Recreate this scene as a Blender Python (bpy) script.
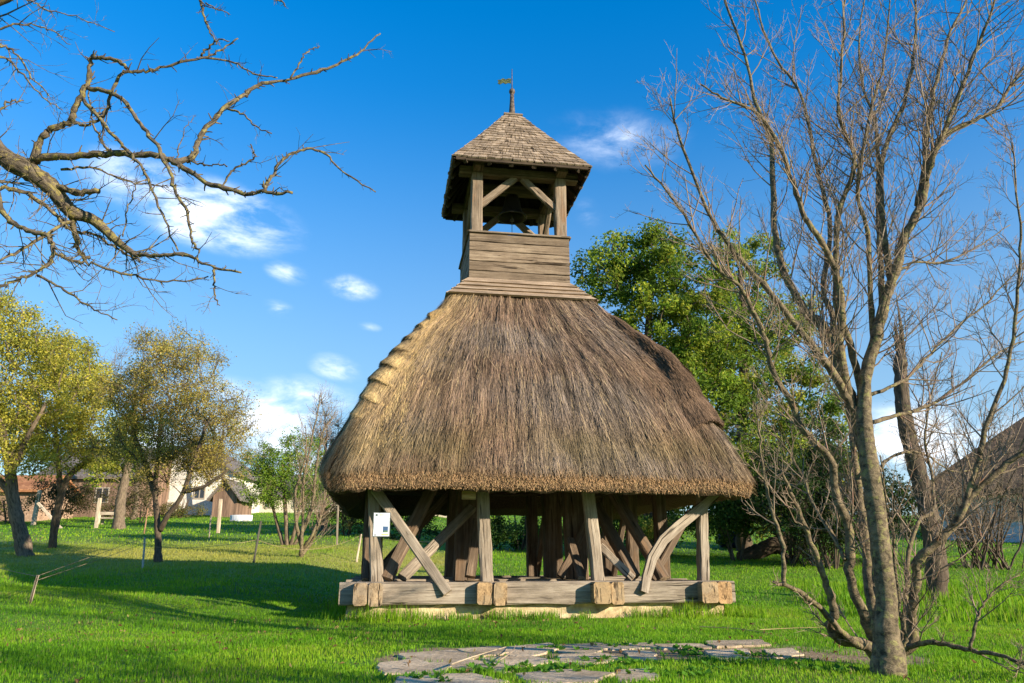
import bpy, math, random
import numpy as np
from mathutils import Vector, Matrix, Euler

scene = bpy.context.scene
for o in list(bpy.data.objects):
    bpy.data.objects.remove(o)
col = scene.collection
R = math.radians

# ------------------------------------------------------------------ camera
F_PX, PITCH, CAM_Z = 760.0, R(16.29), 0.65
cd = bpy.data.cameras.new('camera')
cam = bpy.data.objects.new('camera', cd)
col.objects.link(cam)
cd.sensor_width = 36.0
cd.lens = F_PX / 1024 * 36
cd.clip_start = 0.05
cd.clip_end = 3000
cam.location = (0, 0, CAM_Z)
cam.rotation_euler = (R(90) + PITCH, 0, 0)
scene.camera = cam

# ------------------------------------------------------------------ light
SUN_AZ, SUN_EL = 124.0, 17.5            # azimuth clockwise from +Y
SKY_STRENGTH, SUN_STRENGTH, EXPOSURE = 0.10, 5.0, 1.05
sdir = Vector((math.sin(R(SUN_AZ)) * math.cos(R(SUN_EL)), math.cos(R(SUN_AZ)) * math.cos(R(SUN_EL)), math.sin(R(SUN_EL))))
sl = bpy.data.lights.new('sun', 'SUN')
sl.energy = SUN_STRENGTH
sl.angle = R(0.5)
sl.color = (1.0, 0.87, 0.68)
sun = bpy.data.objects.new('sun', sl)
col.objects.link(sun)
sun.location = (20, -20, 20)
sun.rotation_euler = (-sdir).to_track_quat('-Z', 'Y').to_euler()

scene.view_settings.view_transform = 'Standard'
scene.view_settings.look = 'None'
scene.view_settings.exposure = EXPOSURE
scene.view_settings.gamma = 1.0
scene.view_settings.use_curve_mapping = False
scene.cycles.max_bounces = 6
scene.cycles.transparent_max_bounces = 4


def px_dir(px, py):
    a, b = (px - 512) / F_PX, (341.5 - py) / F_PX
    c, s = math.cos(PITCH), math.sin(PITCH)
    return Vector((a, c - b * s, s + b * c))


def at(px, py, y):
    """the point seen at a pixel, y metres in front of the camera"""
    d = px_dir(px, py)
    t = y / d.y
    return Vector((d.x * t, y, CAM_Z + d.z * t))


# ------------------------------------------------------------------ sky
class N:
    """small node-tree writer"""
    def __init__(self, tree):
        self.t = tree
        self.n, self.l = tree.nodes, tree.links

    def new(self, typ, **kw):
        nd = self.n.new(typ)
        for k, v in kw.items():
            setattr(nd, k, v)
        return nd

    def put(self, sock, v):
        if hasattr(v, 'is_linked'):
            self.l.new(v, sock)
        else:
            sock.default_value = v

    def math(self, op, a, b=0.0, c=None, clamp=False):
        nd = self.new('ShaderNodeMath', operation=op, use_clamp=clamp)
        self.put(nd.inputs[0], a)
        self.put(nd.inputs[1], b)
        if c is not None:
            self.put(nd.inputs[2], c)
        return nd.outputs[0]

    def mix(self, f, a, b, blend='MIX'):
        nd = self.new('ShaderNodeMix', data_type='RGBA', blend_type=blend)
        self.put(nd.inputs[0], f)
        self.put(nd.inputs[6], a)
        self.put(nd.inputs[7], b)
        return nd.outputs[2]

    def noise(self, vec, scale, detail=4, rough=0.55, dist=0.0):
        nd = self.new('ShaderNodeTexNoise')
        self.l.new(vec, nd.inputs['Vector'])
        nd.inputs['Scale'].default_value = scale
        nd.inputs['Detail'].default_value = detail
        nd.inputs['Roughness'].default_value = rough
        nd.inputs['Distortion'].default_value = dist
        return nd.outputs['Fac']

    def vmath(self, op, a, b):
        nd = self.new('ShaderNodeVectorMath', operation=op)
        self.put(nd.inputs[0], a)
        self.put(nd.inputs[1], b)
        return nd.outputs[0]

    def ramp(self, f, stops):
        nd = self.new('ShaderNodeValToRGB')
        self.l.new(f, nd.inputs[0])
        e = nd.color_ramp.elements
        while len(e) > 1:
            e.remove(e[0])
        e[0].position, e[0].color = stops[0][0], (*stops[0][1], 1)
        for p, c in stops[1:]:
            k = e.new(p)
            k.color = (*c, 1)
        return nd.outputs[0]

    def smooth(self, f, a, b):
        nd = self.new('ShaderNodeMapRange', interpolation_type='SMOOTHSTEP')
        self.put(nd.inputs[0], f)
        nd.inputs[1].default_value = a
        nd.inputs[2].default_value = b
        return nd.outputs[0]


world = bpy.data.worlds.new('World')
scene.world = world
world.use_nodes = True
w = N(world.node_tree)
w.n.clear()
sky = w.new('ShaderNodeTexSky', sky_type='NISHITA')
sky.sun_disc = False
sky.sun_elevation = R(SUN_EL)
sky.sun_rotation = R(SUN_AZ)
sky.air_density = 1.0
sky.dust_density = 0.0
sky.ozone_density = 1.6
hs = w.new('ShaderNodeHueSaturation')
hs.inputs['Saturation'].default_value = 1.50
hs.inputs['Hue'].default_value = 0.506
hs.inputs['Value'].default_value = 1.48
w.l.new(sky.outputs[0], hs.inputs['Color'])
tc = w.new('ShaderNodeTexCoord')
sep = w.new('ShaderNodeSeparateXYZ')
w.l.new(tc.outputs['Generated'], sep.inputs[0])
az = w.math('ARCTAN2', sep.outputs[0], sep.outputs[1])
el = w.math('ARCSINE', sep.outputs[2])
cmb = w.new('ShaderNodeCombineXYZ')
w.put(cmb.inputs[0], w.math('MULTIPLY', az, 0.75))
w.put(cmb.inputs[1], w.math('MULTIPLY', el, 1.7))
nz = w.noise(cmb.outputs[0], 13.0, 10, 0.62, 0.25)
nz2 = w.noise(cmb.outputs[0], 3.0, 3, 0.5)
CLOUDS = [  # pixel x, y, half sizes in radians, strength
    (215, 215, .135, .052, .95), (160, 190, .12, .045, .7), (287, 273, .036, .018, .62), (352, 288, .045, .022, .66),
    (279, 309, .028, .014, .55), (336, 368, .042, .022, .75), (268, 425, .10, .060, 1.0), (370, 327, .02, .008, .45),
    (225, 395, .08, .03, .6), (618, 140, .13, .05, .31), (588, 215, .03, .03, .22), (310, 395, .08, .03, .6), (935, 440, .17, .06, .8),
    (1060, 480, .3, .06, .6), (330, 465, .10, .05, .9), (170, 460, .12, .05, .6), (-700, 300, .5, .1, .8), (1900, 350, .5, .12, .8)]
dens = None
for (cx, cy, sx, sy, amp) in CLOUDS:
    d = px_dir(cx, cy).normalized()
    a0, e0 = math.atan2(d.x, d.y), math.asin(d.z)
    u = w.math('DIVIDE', w.math('SUBTRACT', az, a0), sx)
    v = w.math('DIVIDE', w.math('SUBTRACT', el, e0), sy)
    v = w.math('ADD', v, w.math('MULTIPLY', u, 0.25))
    r2 = w.math('ADD', w.math('MULTIPLY', u, u), w.math('MULTIPLY', v, v))
    m = w.math('MULTIPLY', w.math('SUBTRACT', 1.0, w.math('SQRT', r2), clamp=True), amp)
    dens = m if dens is None else w.math('MAXIMUM', dens, m)
k = w.math('ADD', w.math('MULTIPLY', w.math('SUBTRACT', nz, 0.5), 2.9), w.math('MULTIPLY', w.math('SUBTRACT', nz2, 0.5), 1.2))
raw = w.math('ADD', dens, w.math('MULTIPLY', k, w.math('MULTIPLY', dens, 2.2, clamp=True)))
cl = w.smooth(raw, 0.02, 1.15)
cl = w.math('MULTIPLY', cl, 0.93)
lowf = w.math('ADD', 0.58, w.math('MULTIPLY', w.smooth(el, 0.0, 0.75), 0.42))
graded = w.mix(1.0, hs.outputs[0], lowf, 'MULTIPLY')
airy = w.math('MULTIPLY', w.math('SUBTRACT', 1.0, w.smooth(el, 0.0, 0.62)), 0.62)
graded = w.mix(airy, graded, (2.3, 3.45, 4.7, 1))
cc = w.mix(cl, graded, (8.0, 8.3, 8.8, 1))
bg = w.new('ShaderNodeBackground')
bg.inputs[1].default_value = SKY_STRENGTH
w.l.new(cc, bg.inputs[0])
wo = w.new('ShaderNodeOutputWorld')
w.l.new(bg.outputs[0], wo.inputs[0])


# ------------------------------------------------------------------ mesh writer
class MB:
    def __init__(self):
        self.v, self.tc, self.c, self.f4, self.f3, self.fn = [], [], [], [], [], []
        self.m4, self.m3, self.n = [], [], 0

    def add(self, v, quads=None, tris=None, ngons=None, mat=0, tc=None, c=(1, 1, 1)):
        v = np.asarray(v, dtype=np.float32).reshape(-1, 3)
        k = len(v)
        self.v.append(v)
        self.tc.append(np.asarray(v if tc is None else tc, dtype=np.float32).reshape(-1, 3))
        c = np.asarray(c, dtype=np.float32)
        if c.ndim == 1:
            c = np.tile(c, (k, 1))
        self.c.append(c)
        if quads is not None and len(quads):
            q = np.asarray(quads, dtype=np.int32).reshape(-1, 4) + self.n
            self.f4.append(q)
            self.m4.append(np.full(len(q), mat, np.int32))
        if tris is not None and len(tris):
            q = np.asarray(tris, dtype=np.int32).reshape(-1, 3) + self.n
            self.f3.append(q)
            self.m3.append(np.full(len(q), mat, np.int32))
        if ngons:
            for g in ngons:
                g, mm = g if isinstance(g, tuple) else (g, mat)
                self.fn.append((np.asarray(g, np.int32) + self.n, mm))
        self.n += k
        return self

    def tube(self, pts, rad, sides=6, mat=0, c=(1, 1, 1), cap=True, rng=None, rough=0.0):
        P = np.asarray([tuple(p) for p in pts], dtype=np.float64)
        n = len(P)
        rad = np.asarray(rad, dtype=np.float64) * np.ones(n)
        T = np.gradient(P, axis=0)
        T /= np.linalg.norm(T, axis=1)[:, None] + 1e-9
        ref = np.array([0, 0, 1.0]) if abs(T[0][2]) < 0.9 else np.array([1.0, 0, 0])
        u = np.cross(T[0], ref)
        u /= np.linalg.norm(u)
        V = []
        ang = np.arange(sides) / sides * 2 * np.pi
        L = np.concatenate([[0], np.cumsum(np.linalg.norm(np.diff(P, axis=0), axis=1))])
        off = random.random() * 50
        tcs = []
        for i in range(n):
            u = u - T[i] * np.dot(u, T[i])
            u /= np.linalg.norm(u) + 1e-9
            b = np.cross(T[i], u)
            rr = rad[i] * np.ones(sides)
            if rough:
                rr = rr * (1 + rough * np.random.uniform(-1, 1, sides))
            V.append(P[i] + np.outer(np.cos(ang) * rr, u) + np.outer(np.sin(ang) * rr, b))
            tcs.append(np.stack([np.full(sides, L[i] + off), np.cos(ang) * rad[i], np.sin(ang) * rad[i]], 1))
        V = np.concatenate(V)
        base = np.arange(n - 1)[:, None] * sides
        j = np.arange(sides)[None]
        j2 = (j + 1) % sides
        q = np.stack([base + j, base + j2, base + sides + j2, base + sides + j], -1).reshape(-1, 4)
        ng = [(list(range(sides))[::-1], mat), (list(range((n - 1) * sides, n * sides)), mat)] if cap else None
        return self.add(V, q, ngons=ng, mat=mat, tc=np.concatenate(tcs), c=c)

    def timber(self, p0, p1, wd, ht, side=None, segs=6, jit=0.004, ch=0.012, mat=0, emat=None, bow=None, taper=1.0, c=(1, 1, 1)):
        """a hewn beam: chamfered rectangle swept along a slightly uneven line; side = direction of wd"""
        p0, p1 = np.array(p0, float), np.array(p1, float)
        ax = p1 - p0
        Ln = np.linalg.norm(ax)
        ax /= Ln
        if side is None:
            side = (0, 0, 1) if abs(ax[2]) < 0.8 else (1, 0, 0)
            s_ = np.cross(np.array(side, float), ax)
            s_ = s_ if np.linalg.norm(s_) > 1e-6 else np.array([1.0, 0, 0])
            side = s_
        s = np.array(side, float)
        s -= ax * np.dot(s, ax)
        s /= np.linalg.norm(s)
        t = np.cross(ax, s)
        a, b = wd / 2, ht / 2
        ch = min(ch, a * .4, b * .4)
        cs = np.array([(-a + ch, -b), (a - ch, -b), (a, -b + ch), (a, b - ch), (a - ch, b), (-a + ch, b), (-a, b - ch), (-a, -b + ch)])
        V, TC = [], []
        off = np.random.uniform(0, 40, 3)
        for i in range(segs + 1):
            f = i / segs
            p = p0 + ax * Ln * f
            if bow is not None:
                p = p + np.array(bow, float) * math.sin(math.pi * f)
            k = 1 + (taper - 1) * f
            cj = cs * k + np.random.uniform(-jit, jit, (8, 2)) * (0.4 if i in (0, segs) else 1)
            V.append(p + np.outer(cj[:, 0], s) + np.outer(cj[:, 1], t))
            TC.append(np.stack([np.full(8, f * Ln), cs[:, 0], cs[:, 1]], 1) + off)
        base = np.arange(segs)[:, None] * 8
        j = np.arange(8)[None]
        j2 = (j + 1) % 8
        q = np.stack([base + j, base + j2, base + 8 + j2, base + 8 + j], -1).reshape(-1, 4)
        em = mat if emat is None else emat
        V, TC = np.concatenate(V), np.concatenate(TC)
        self.add(V, q, mat=mat, tc=TC, c=c)
        for idx, rev in ((slice(0, 8), True), (slice(segs * 8, segs * 8 + 8), False)):
            g = list(range(8))
            self.add(V[idx], ngons=[(g[::-1] if rev else g, em)], mat=em, tc=TC[idx], c=c)
        return self

    def box(self, lo, hi, mat=0, c=(1, 1, 1), tc=None):
        x0, y0, z0 = lo
        x1, y1, z1 = hi
        v = [(x0, y0, z0), (x1, y0, z0), (x1, y1, z0), (x0, y1, z0), (x0, y0, z1), (x1, y0, z1), (x1, y1, z1), (x0, y1, z1)]
        return self.add(v, [(3, 2, 1, 0), (4, 5, 6, 7), (0, 1, 5, 4), (1, 2, 6, 5), (2, 3, 7, 6), (3, 0, 4, 7)], mat=mat, c=c, tc=tc)

    def lathe(self, prof, centre, sides=20, mat=0, c=(1, 1, 1)):
        ang = np.arange(sides) / sides * 2 * np.pi
        V = np.concatenate([np.stack([np.cos(ang) * r, np.sin(ang) * r, np.full(sides, z)], 1) for r, z in prof]) + np.array(centre)
        base = np.arange(len(prof) - 1)[:, None] * sides
        j = np.arange(sides)[None]
        j2 = (j + 1) % sides
        q = np.stack([base + j, base + j2, base + sides + j2, base + sides + j], -1).reshape(-1, 4)
        return self.add(V, q, mat=mat, c=c)

    def build(self, name, mats, parent=None, smooth=False, loc=(0, 0, 0)):
        me = bpy.data.meshes.new(name)
        V = np.concatenate(self.v)
        f4 = np.concatenate(self.f4) if self.f4 else np.zeros((0, 4), np.int32)
        f3 = np.concatenate(self.f3) if self.f3 else np.zeros((0, 3), np.int32)
        loops = [f4.ravel(), f3.ravel()] + [g for g, _ in self.fn]
        tot = np.concatenate([np.full(len(f4), 4, np.int32), np.full(len(f3), 3, np.int32), np.array([len(g) for g, _ in self.fn], np.int32)])
        loops = np.concatenate(loops).astype(np.int32)
        mi = np.concatenate((self.m4 or [np.zeros(0, np.int32)]) + (self.m3 or [np.zeros(0, np.int32)]) + [np.array([m for _, m in self.fn], np.int32)])
        me.vertices.add(len(V))
        me.vertices.foreach_set('co', V.ravel())
        me.loops.add(len(loops))
        me.loops.foreach_set('vertex_index', loops)
        me.polygons.add(len(tot))
        st = np.concatenate([[0], np.cumsum(tot)[:-1]]).astype(np.int32)
        me.polygons.foreach_set('loop_start', st)
        me.polygons.foreach_set('material_index', mi.astype(np.int32))
        me.polygons.foreach_set('use_smooth', np.full(len(tot), smooth, bool))
        a = me.attributes.new('tc', 'FLOAT_VECTOR', 'POINT')
        a.data.foreach_set('vector', np.concatenate(self.tc).astype(np.float32).ravel())
        C = np.concatenate(self.c).astype(np.float32)
        a = me.attributes.new('col', 'FLOAT_COLOR', 'POINT')
        a.data.foreach_set('color', np.concatenate([C, np.ones((len(C), 1), np.float32)], 1).ravel())
        for m in (mats if isinstance(mats, (list, tuple)) else [mats]):
            me.materials.append(m)
        me.update(calc_edges=True)
        me.validate()
        o = bpy.data.objects.new(name, me)
        o.location = loc
        col.objects.link(o)
        if parent is not None:
            o.parent = parent
        return o


def tag(o, label=None, cat=None, group=None, kind=None):
    for k_, v_ in (('label', label), ('category', cat), ('group', group), ('kind', kind)):
        if v_:
            o[k_] = v_
    return o


def empty(name, loc=(0, 0, 0), rz=0.0):
    o = bpy.data.objects.new(name, None)
    o.empty_display_size = 0.3
    o.location = loc
    o.rotation_euler = (0, 0, rz)
    col.objects.link(o)
    return o


# ------------------------------------------------------------------ materials
def mat(name):
    m = bpy.data.materials.new(name)
    m.use_nodes = True
    n = N(m.node_tree)
    n.n.clear()
    b = n.new('ShaderNodeBsdfPrincipled')
    o = n.new('ShaderNodeOutputMaterial')
    n.l.new(b.outputs[0], o.inputs[0])
    b.inputs['Roughness'].default_value = 0.85
    b.inputs['Specular IOR Level'].default_value = 0.2
    return m, n, b, o


def attr(n, name):
    return n.new('ShaderNodeAttribute', attribute_name=name)


def bump(n, b, h, strength, dist=0.01):
    bp = n.new('ShaderNodeBump')
    bp.inputs['Strength'].default_value = strength
    bp.inputs['Distance'].default_value = dist
    n.l.new(h, bp.inputs['Height'])
    n.l.new(bp.outputs[0], b.inputs['Normal'])


def wood(name, dark, mid, light, streak=28.0, crack=True, stain=None):
    """weathered timber: fine long grain, splits and blotches, laid along the piece"""
    m, n, b, o = mat(name)
    t = attr(n, 'tc').outputs['Vector']
    g = n.noise(n.vmath('MULTIPLY', t, (1.3, streak, streak)), 1.0, 8, 0.70, 0.35)
    g2 = n.noise(n.vmath('MULTIPLY', t, (3.0, streak * 4, streak * 4)), 1.0, 4, 0.65)
    ck = n.noise(n.vmath('MULTIPLY', t, (1.1, streak * .8, streak * .8)), 1.0, 3, 0.6, 0.6)
    bl = n.noise(n.vmath('MULTIPLY', t, (1.0, 2.5, 2.5)), 1.9, 6, 0.68)
    f = n.math('ADD', n.math('ADD', n.math('MULTIPLY', g, 0.42), n.math('MULTIPLY', g2, .22)), n.math('MULTIPLY', bl, 0.36))
    cbase = n.ramp(f, [(0.34, dark), (0.49, mid), (0.62, light)])
    cr = n.smooth(ck, 0.385, 0.33)
    cbase = n.mix(n.math('MULTIPLY', cr, 0.85), cbase, (dark[0] * .22, dark[1] * .19, dark[2] * .17, 1))
    if stain:
        sf = n.smooth(n.noise(n.vmath('MULTIPLY', t, (.7, 3, 3)), 2.3, 5, .65), 0.50, 0.66)
        cbase = n.mix(n.math('MULTIPLY', sf, 0.6), cbase, (*stain, 1))
    c = n.mix(1.0, cbase, attr(n, 'col').outputs['Color'], 'MULTIPLY')
    n.l.new(c, b.inputs['Base Color'])
    h = n.math('ADD', n.math('MULTIPLY', g, 1.0), n.math('MULTIPLY', g2, 0.5))
    h = n.math('SUBTRACT', h, n.math('MULTIPLY', cr, .8))
    bump(n, b, h, 0.9, 0.015)
    b.inputs['Specular IOR Level'].default_value = 0.1
    return m


def endgrain(name, dark, light):
    """sawn or hewn beam end: rays, rot and drying splits"""
    m, n, b, o = mat(name)
    t = attr(n, 'tc').outputs['Vector']
    q = n.vmath('MULTIPLY', t, (0.4, 1, 1))
    wv = n.noise(q, 7.0, 7, 0.7, .6)
    f = n.noise(q, 40.0, 4, 0.65)
    c = n.ramp(n.math('ADD', n.math('MULTIPLY', wv, .6), n.math('MULTIPLY', f, .4)), [(0.36, dark), (0.58, light)])
    sp = n.noise(n.vmath('MULTIPLY', t, (1, 14, 3)), 1.0, 3, .6, .8)
    cr = n.smooth(sp, .43, .37)
    c = n.mix(n.math('MULTIPLY', cr, .92), c, (.022, .015, .01, 1))
    gy_ = n.smooth(n.noise(q, 4.0, 3, .6), .48, .62)
    c = n.mix(n.math('MULTIPLY', gy_, .7), c, (.31, .25, .18, 1))
    c = n.mix(1.0, c, attr(n, 'col').outputs['Color'], 'MULTIPLY')
    n.l.new(c, b.inputs['Base Color'])
    bump(n, b, n.math('SUBTRACT', wv, cr), 0.9, 0.02)
    return m


M = {}
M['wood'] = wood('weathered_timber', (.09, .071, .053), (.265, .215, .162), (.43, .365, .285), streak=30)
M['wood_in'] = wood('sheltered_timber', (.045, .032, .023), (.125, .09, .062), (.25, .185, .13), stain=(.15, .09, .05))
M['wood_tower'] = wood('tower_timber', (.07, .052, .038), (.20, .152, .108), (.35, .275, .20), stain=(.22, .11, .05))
M['roof_under'] = wood('shade_toned_boarding', (.02, .015, .012), (.055, .04, .028), (.10, .075, .05))  # near-black colour carries the shade under the bell stage roof
M['board'] = wood('grey_boards', (.075, .056, .040), (.185, .142, .102), (.31, .25, .185), streak=30)
M['end'] = endgrain('cut_end', (.12, .082, .05), (.43, .315, .195))
M['shingle'] = wood('shingles', (.10, .076, .055), (.24, .188, .138), (.39, .32, .245), streak=16)

m, n, b, o = mat('limewashed_plinth')
g = n.new('ShaderNodeTexCoord').outputs['Object']
f = n.math('ADD', n.math('MULTIPLY', n.noise(g, 7, 8, .7), .6), n.math('MULTIPLY', n.noise(g, 1.7, 3), .4))
n.l.new(n.ramp(f, [(.34, (.20, .13, .06)), (.46, (.43, .33, .18)), (.60, (.60, .49, .30))]), b.inputs['Base Color'])
bump(n, b, f, 1.0, 0.04)
M['plinth'] = m


def colmat(name, rough=0.8, trans=0.0, mul=1.0, bumpn=None):
    """colour carried by each straw, leaf or blade, with optional light through it"""
    m, n, b, o = mat(name)
    c = attr(n, 'col').outputs['Color']
    n.l.new(c, b.inputs['Base Color'])
    b.inputs['Roughness'].default_value = rough
    if trans:
        tr = n.new('ShaderNodeBsdfTranslucent')
        n.l.new(c, tr.inputs[0])
        mx = n.new('ShaderNodeMixShader')
        mx.inputs[0].default_value = trans
        n.l.new(b.outputs[0], mx.inputs[1])
        n.l.new(tr.outputs[0], mx.inputs[2])
        n.l.new(mx.outputs[0], o.inputs[0])
    return m


M['straw'] = colmat('straw', 0.8, 0.12)
M['leaf'] = colmat('leaf', 0.55, 0.55)
M['grass'] = colmat('grass_blade', 0.6, 0.5)
M['plain'] = colmat('painted', 0.7)

m, n, b, o = mat('packed_straw')
t = n.new('ShaderNodeTexCoord').outputs['Object']
f = n.noise(n.vmath('MULTIPLY', t, (60, 60, 6)), 1.0, 5, .7)
n.l.new(n.ramp(f, [(.3, (.045, .028, .016)), (.65, (.17, .115, .068))]), b.inputs['Base Color'])
bump(n, b, f, 1, .03)
M['thatch'] = m


def barkmat(name, dark, light, lichen=None, amt=.5, scale=14, rings=False):
    m, n, b, o = mat(name)
    t = attr(n, 'tc').outputs['Vector']
    st = (2.2, 9, 9) if not rings else (5.5, 4.0, 4.0)
    f = n.noise(n.vmath('MULTIPLY', t, st), scale / 5, 7, .68, .4)
    c = n.ramp(f, [(.33, dark), (.62, light)])
    if lichen:
        lf = n.smooth(n.noise(t, scale, 5, .65), .62 - .16 * amt, .70 - .14 * amt)
        c = n.mix(n.math('MULTIPLY', lf, .65), c, (*lichen, 1))
    c = n.mix(1.0, c, attr(n, 'col').outputs['Color'], 'MULTIPLY')
    n.l.new(c, b.inputs['Base Color'])
    bump(n, b, f, .9, .02)
    return m


M['bark_lichen'] = barkmat('lichen_bark', (.028, .022, .016), (.17, .135, .095), (.31, .255, .07), .70, 30)
M['bark_young'] = barkmat('smooth_bark', (.032, .025, .016), (.215, .165, .10), (.27, .25, .09), .5, 24, True)
M['bark_rough'] = barkmat('rough_bark', (.05, .036, .024), (.21, .155, .105), (.18, .17, .08), .3, 12)
M['bark_dark'] = barkmat('dark_bark', (.035, .026, .018), (.13, .095, .065), (.12, .12, .05), .3, 12)

m, n, b, o = mat('bronze')
b.inputs['Base Color'].default_value = (.055, .045, .035, 1)
b.inputs['Metallic'].default_value = .7
b.inputs['Roughness'].default_value = .5
M['bronze'] = m
m, n, b, o = mat('old_iron')
t = n.new('ShaderNodeTexCoord').outputs['Object']
n.l.new(n.ramp(n.noise(t, 30, 4), [(.4, (.05, .04, .035)), (.65, (.16, .12, .09))]), b.inputs['Base Color'])
b.inputs['Roughness'].default_value = .6
M['iron'] = m
m, n, b, o = mat('verdigris')
t = n.new('ShaderNodeTexCoord').outputs['Object']
n.l.new(n.ramp(n.noise(t, 45, 4), [(.42, (.02, .03, .015)), (.62, (.10, .12, .045))]), b.inputs['Base Color'])
M['vane'] = m

m, n, b, o = mat('paving_stone')
t = n.new('ShaderNodeTexCoord').outputs['Object']
f = n.math('ADD', n.math('MULTIPLY', n.noise(t, 3.0, 4), .45), n.math('MULTIPLY', n.noise(t, 22, 7, .7), .55))
c = n.ramp(f, [(.34, (.18, .14, .10)), (.48, (.42, .35, .27)), (.62, (.58, .50, .40))])
c = n.mix(1.0, c, attr(n, 'col').outputs['Color'], 'MULTIPLY')
n.l.new(c, b.inputs['Base Color'])
bump(n, b, f, .8, .03)
M['stone'] = m

m, n, b, o = mat('meadow_soil')
t = n.new('ShaderNodeTexCoord').outputs['Object']
f = n.math('ADD', n.math('MULTIPLY', n.noise(t, .35, 5), .5), n.math('MULTIPLY', n.noise(t, 9, 7, .7), .5))
gr = n.ramp(f, [(.35, (.045, .11, .010)), (.52, (.10, .20, .014)), (.66, (.19, .26, .03))])
so = n.ramp(n.noise(t, 14, 8, .7), [(.32, (.13, .088, .05)), (.52, (.30, .21, .12)), (.68, (.45, .34, .21))])
dirt = n.new('ShaderNodeSeparateColor')
n.l.new(attr(n, 'col').outputs['Color'], dirt.inputs[0])
dm = n.smooth(n.math('ADD', dirt.outputs[0], n.math('MULTIPLY', n.math('SUBTRACT', n.noise(t, 5, 5), .5), .9)), .35, .65)
gr = n.mix(dirt.outputs[1], gr, (.40, .36, .09, 1))
n.l.new(n.mix(dm, gr, so), b.inputs['Base Color'])
bump(n, b, n.noise(t, 20, 8, .7), .9, .04)
M['ground'] = m


def wall_mat(name, a, bb, scale=1.2, brick=None, stretch=(1, 1, 1)):
    m, n, b, o = mat(name)
    t = n.new('ShaderNodeTexCoord').outputs['Object']
    t0, t = t, n.vmath('MULTIPLY', t, stretch)
    f = n.math('ADD', n.math('MULTIPLY', n.noise(t, scale, 5), .6), n.math('MULTIPLY', n.noise(t, scale * 9, 5), .4))
    c = n.ramp(f, [(.36, a), (.62, bb)])
    t = t0
    if brick:
        br = n.new('ShaderNodeTexBrick')
        sp = n.new('ShaderNodeSeparateXYZ')
        n.l.new(t, sp.inputs[0])
        cb = n.new('ShaderNodeCombineXYZ')
        n.l.new(n.math('ADD', sp.outputs[0], sp.outputs[1]), cb.inputs[0])
        n.l.new(sp.outputs[2], cb.inputs[1])
        n.l.new(cb.outputs[0], br.inputs['Vector'])
        br.inputs['Scale'].default_value = brick
        br.inputs['Color1'].default_value = (1, 1, 1, 1)
        br.inputs['Color2'].default_value = (.72, .68, .66, 1)
        br.inputs['Mortar'].default_value = (.55, .52, .5, 1)
        c = n.mix(1.0, c, br.outputs[0], 'MULTIPLY')
    n.l.new(c, b.inputs['Base Color'])
    bump(n, b, f, .5, .03)
    return m


M['white_wall'] = wall_mat('limewash_wall', (.50, .46, .40), (.74, .70, .62))
M['cream_wall'] = wall_mat('cream_wall', (.44, .38, .29), (.62, .55, .43))
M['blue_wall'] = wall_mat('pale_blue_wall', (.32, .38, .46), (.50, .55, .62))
M['brick'] = wall_mat('brick_wall', (.36, .24, .16), (.50, .34, .23), 1.0, 3.0)
M['plank_wall'] = wall_mat('red_brown_planks', (.07, .045, .032), (.30, .19, .13), 1.6, None, (2.2, 2.2, .12))
M['roof_grey'] = wall_mat('old_roof_tiles', (.13, .11, .095), (.24, .21, .185), 2.0, 2.5)
M['roof_orange'] = wall_mat('orange_roof_tiles', (.33, .14, .06), (.50, .24, .11), 2.0, 2.5)
M['roof_reed'] = wall_mat('dark_reed_roof', (.055, .036, .023), (.15, .10, .06), 2.5)
m, n, b, o = mat('window_glass')
b.inputs['Base Color'].default_value = (.03, .035, .045, 1)
b.inputs['Roughness'].default_value = .12
b.inputs['Specular IOR Level'].default_value = .5
M['glass'] = m

rng = np.random.default_rng(7)
random.seed(7)
np.random.seed(7)


def vnoise(x, y, s, seed=0):
    """cheap smooth value noise on numpy arrays"""
    x, y = np.asarray(x) / s + seed * 17.3, np.asarray(y) / s + seed * 9.1
    xi, yi = np.floor(x).astype(np.int64), np.floor(y).astype(np.int64)
    fx, fy = x - xi, y - yi
    fx, fy = fx * fx * (3 - 2 * fx), fy * fy * (3 - 2 * fy)

    def h(a, b):
        v = np.sin(a * 127.1 + b * 311.7 + seed * 74.7) * 43758.5453
        return v - np.floor(v)
    return (h(xi, yi) * (1 - fx) + h(xi + 1, yi) * fx) * (1 - fy) + (h(xi, yi + 1) * (1 - fx) + h(xi + 1, yi + 1) * fx) * fy


# ------------------------------------------------------------------ terrain
def gz(x, y):
    x, y = np.asarray(x, float), np.asarray(y, float)
    t = np.clip((y - 12.5) / 6.0, 0, None)
    ramp = np.where(t < 1, 0.5 * t * t * 6.0, 3.0 + (t - 1) * 6.0) * 0.094
    far = np.clip(y - 62, 0, None)
    ramp = ramp - far * 0.094 + 0.02 * np.minimum(far, 200)
    near = np.clip((y - 3) / 4, 0, 1)
    lump = (vnoise(x, y, 2.3, 1) - .5) * .07 + (vnoise(x, y, .7, 2) - .5) * .025
    fl = np.clip((np.hypot(x, y - 12.4) - 3.6) / 1.5, 0, 1)
    left = np.clip((-x - 2.6) / 2.6, 0, 1) ** 1.2 * np.clip((y - 8) / 3.5, 0, 1) * .26
    return ramp + lump * fl + left


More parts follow.
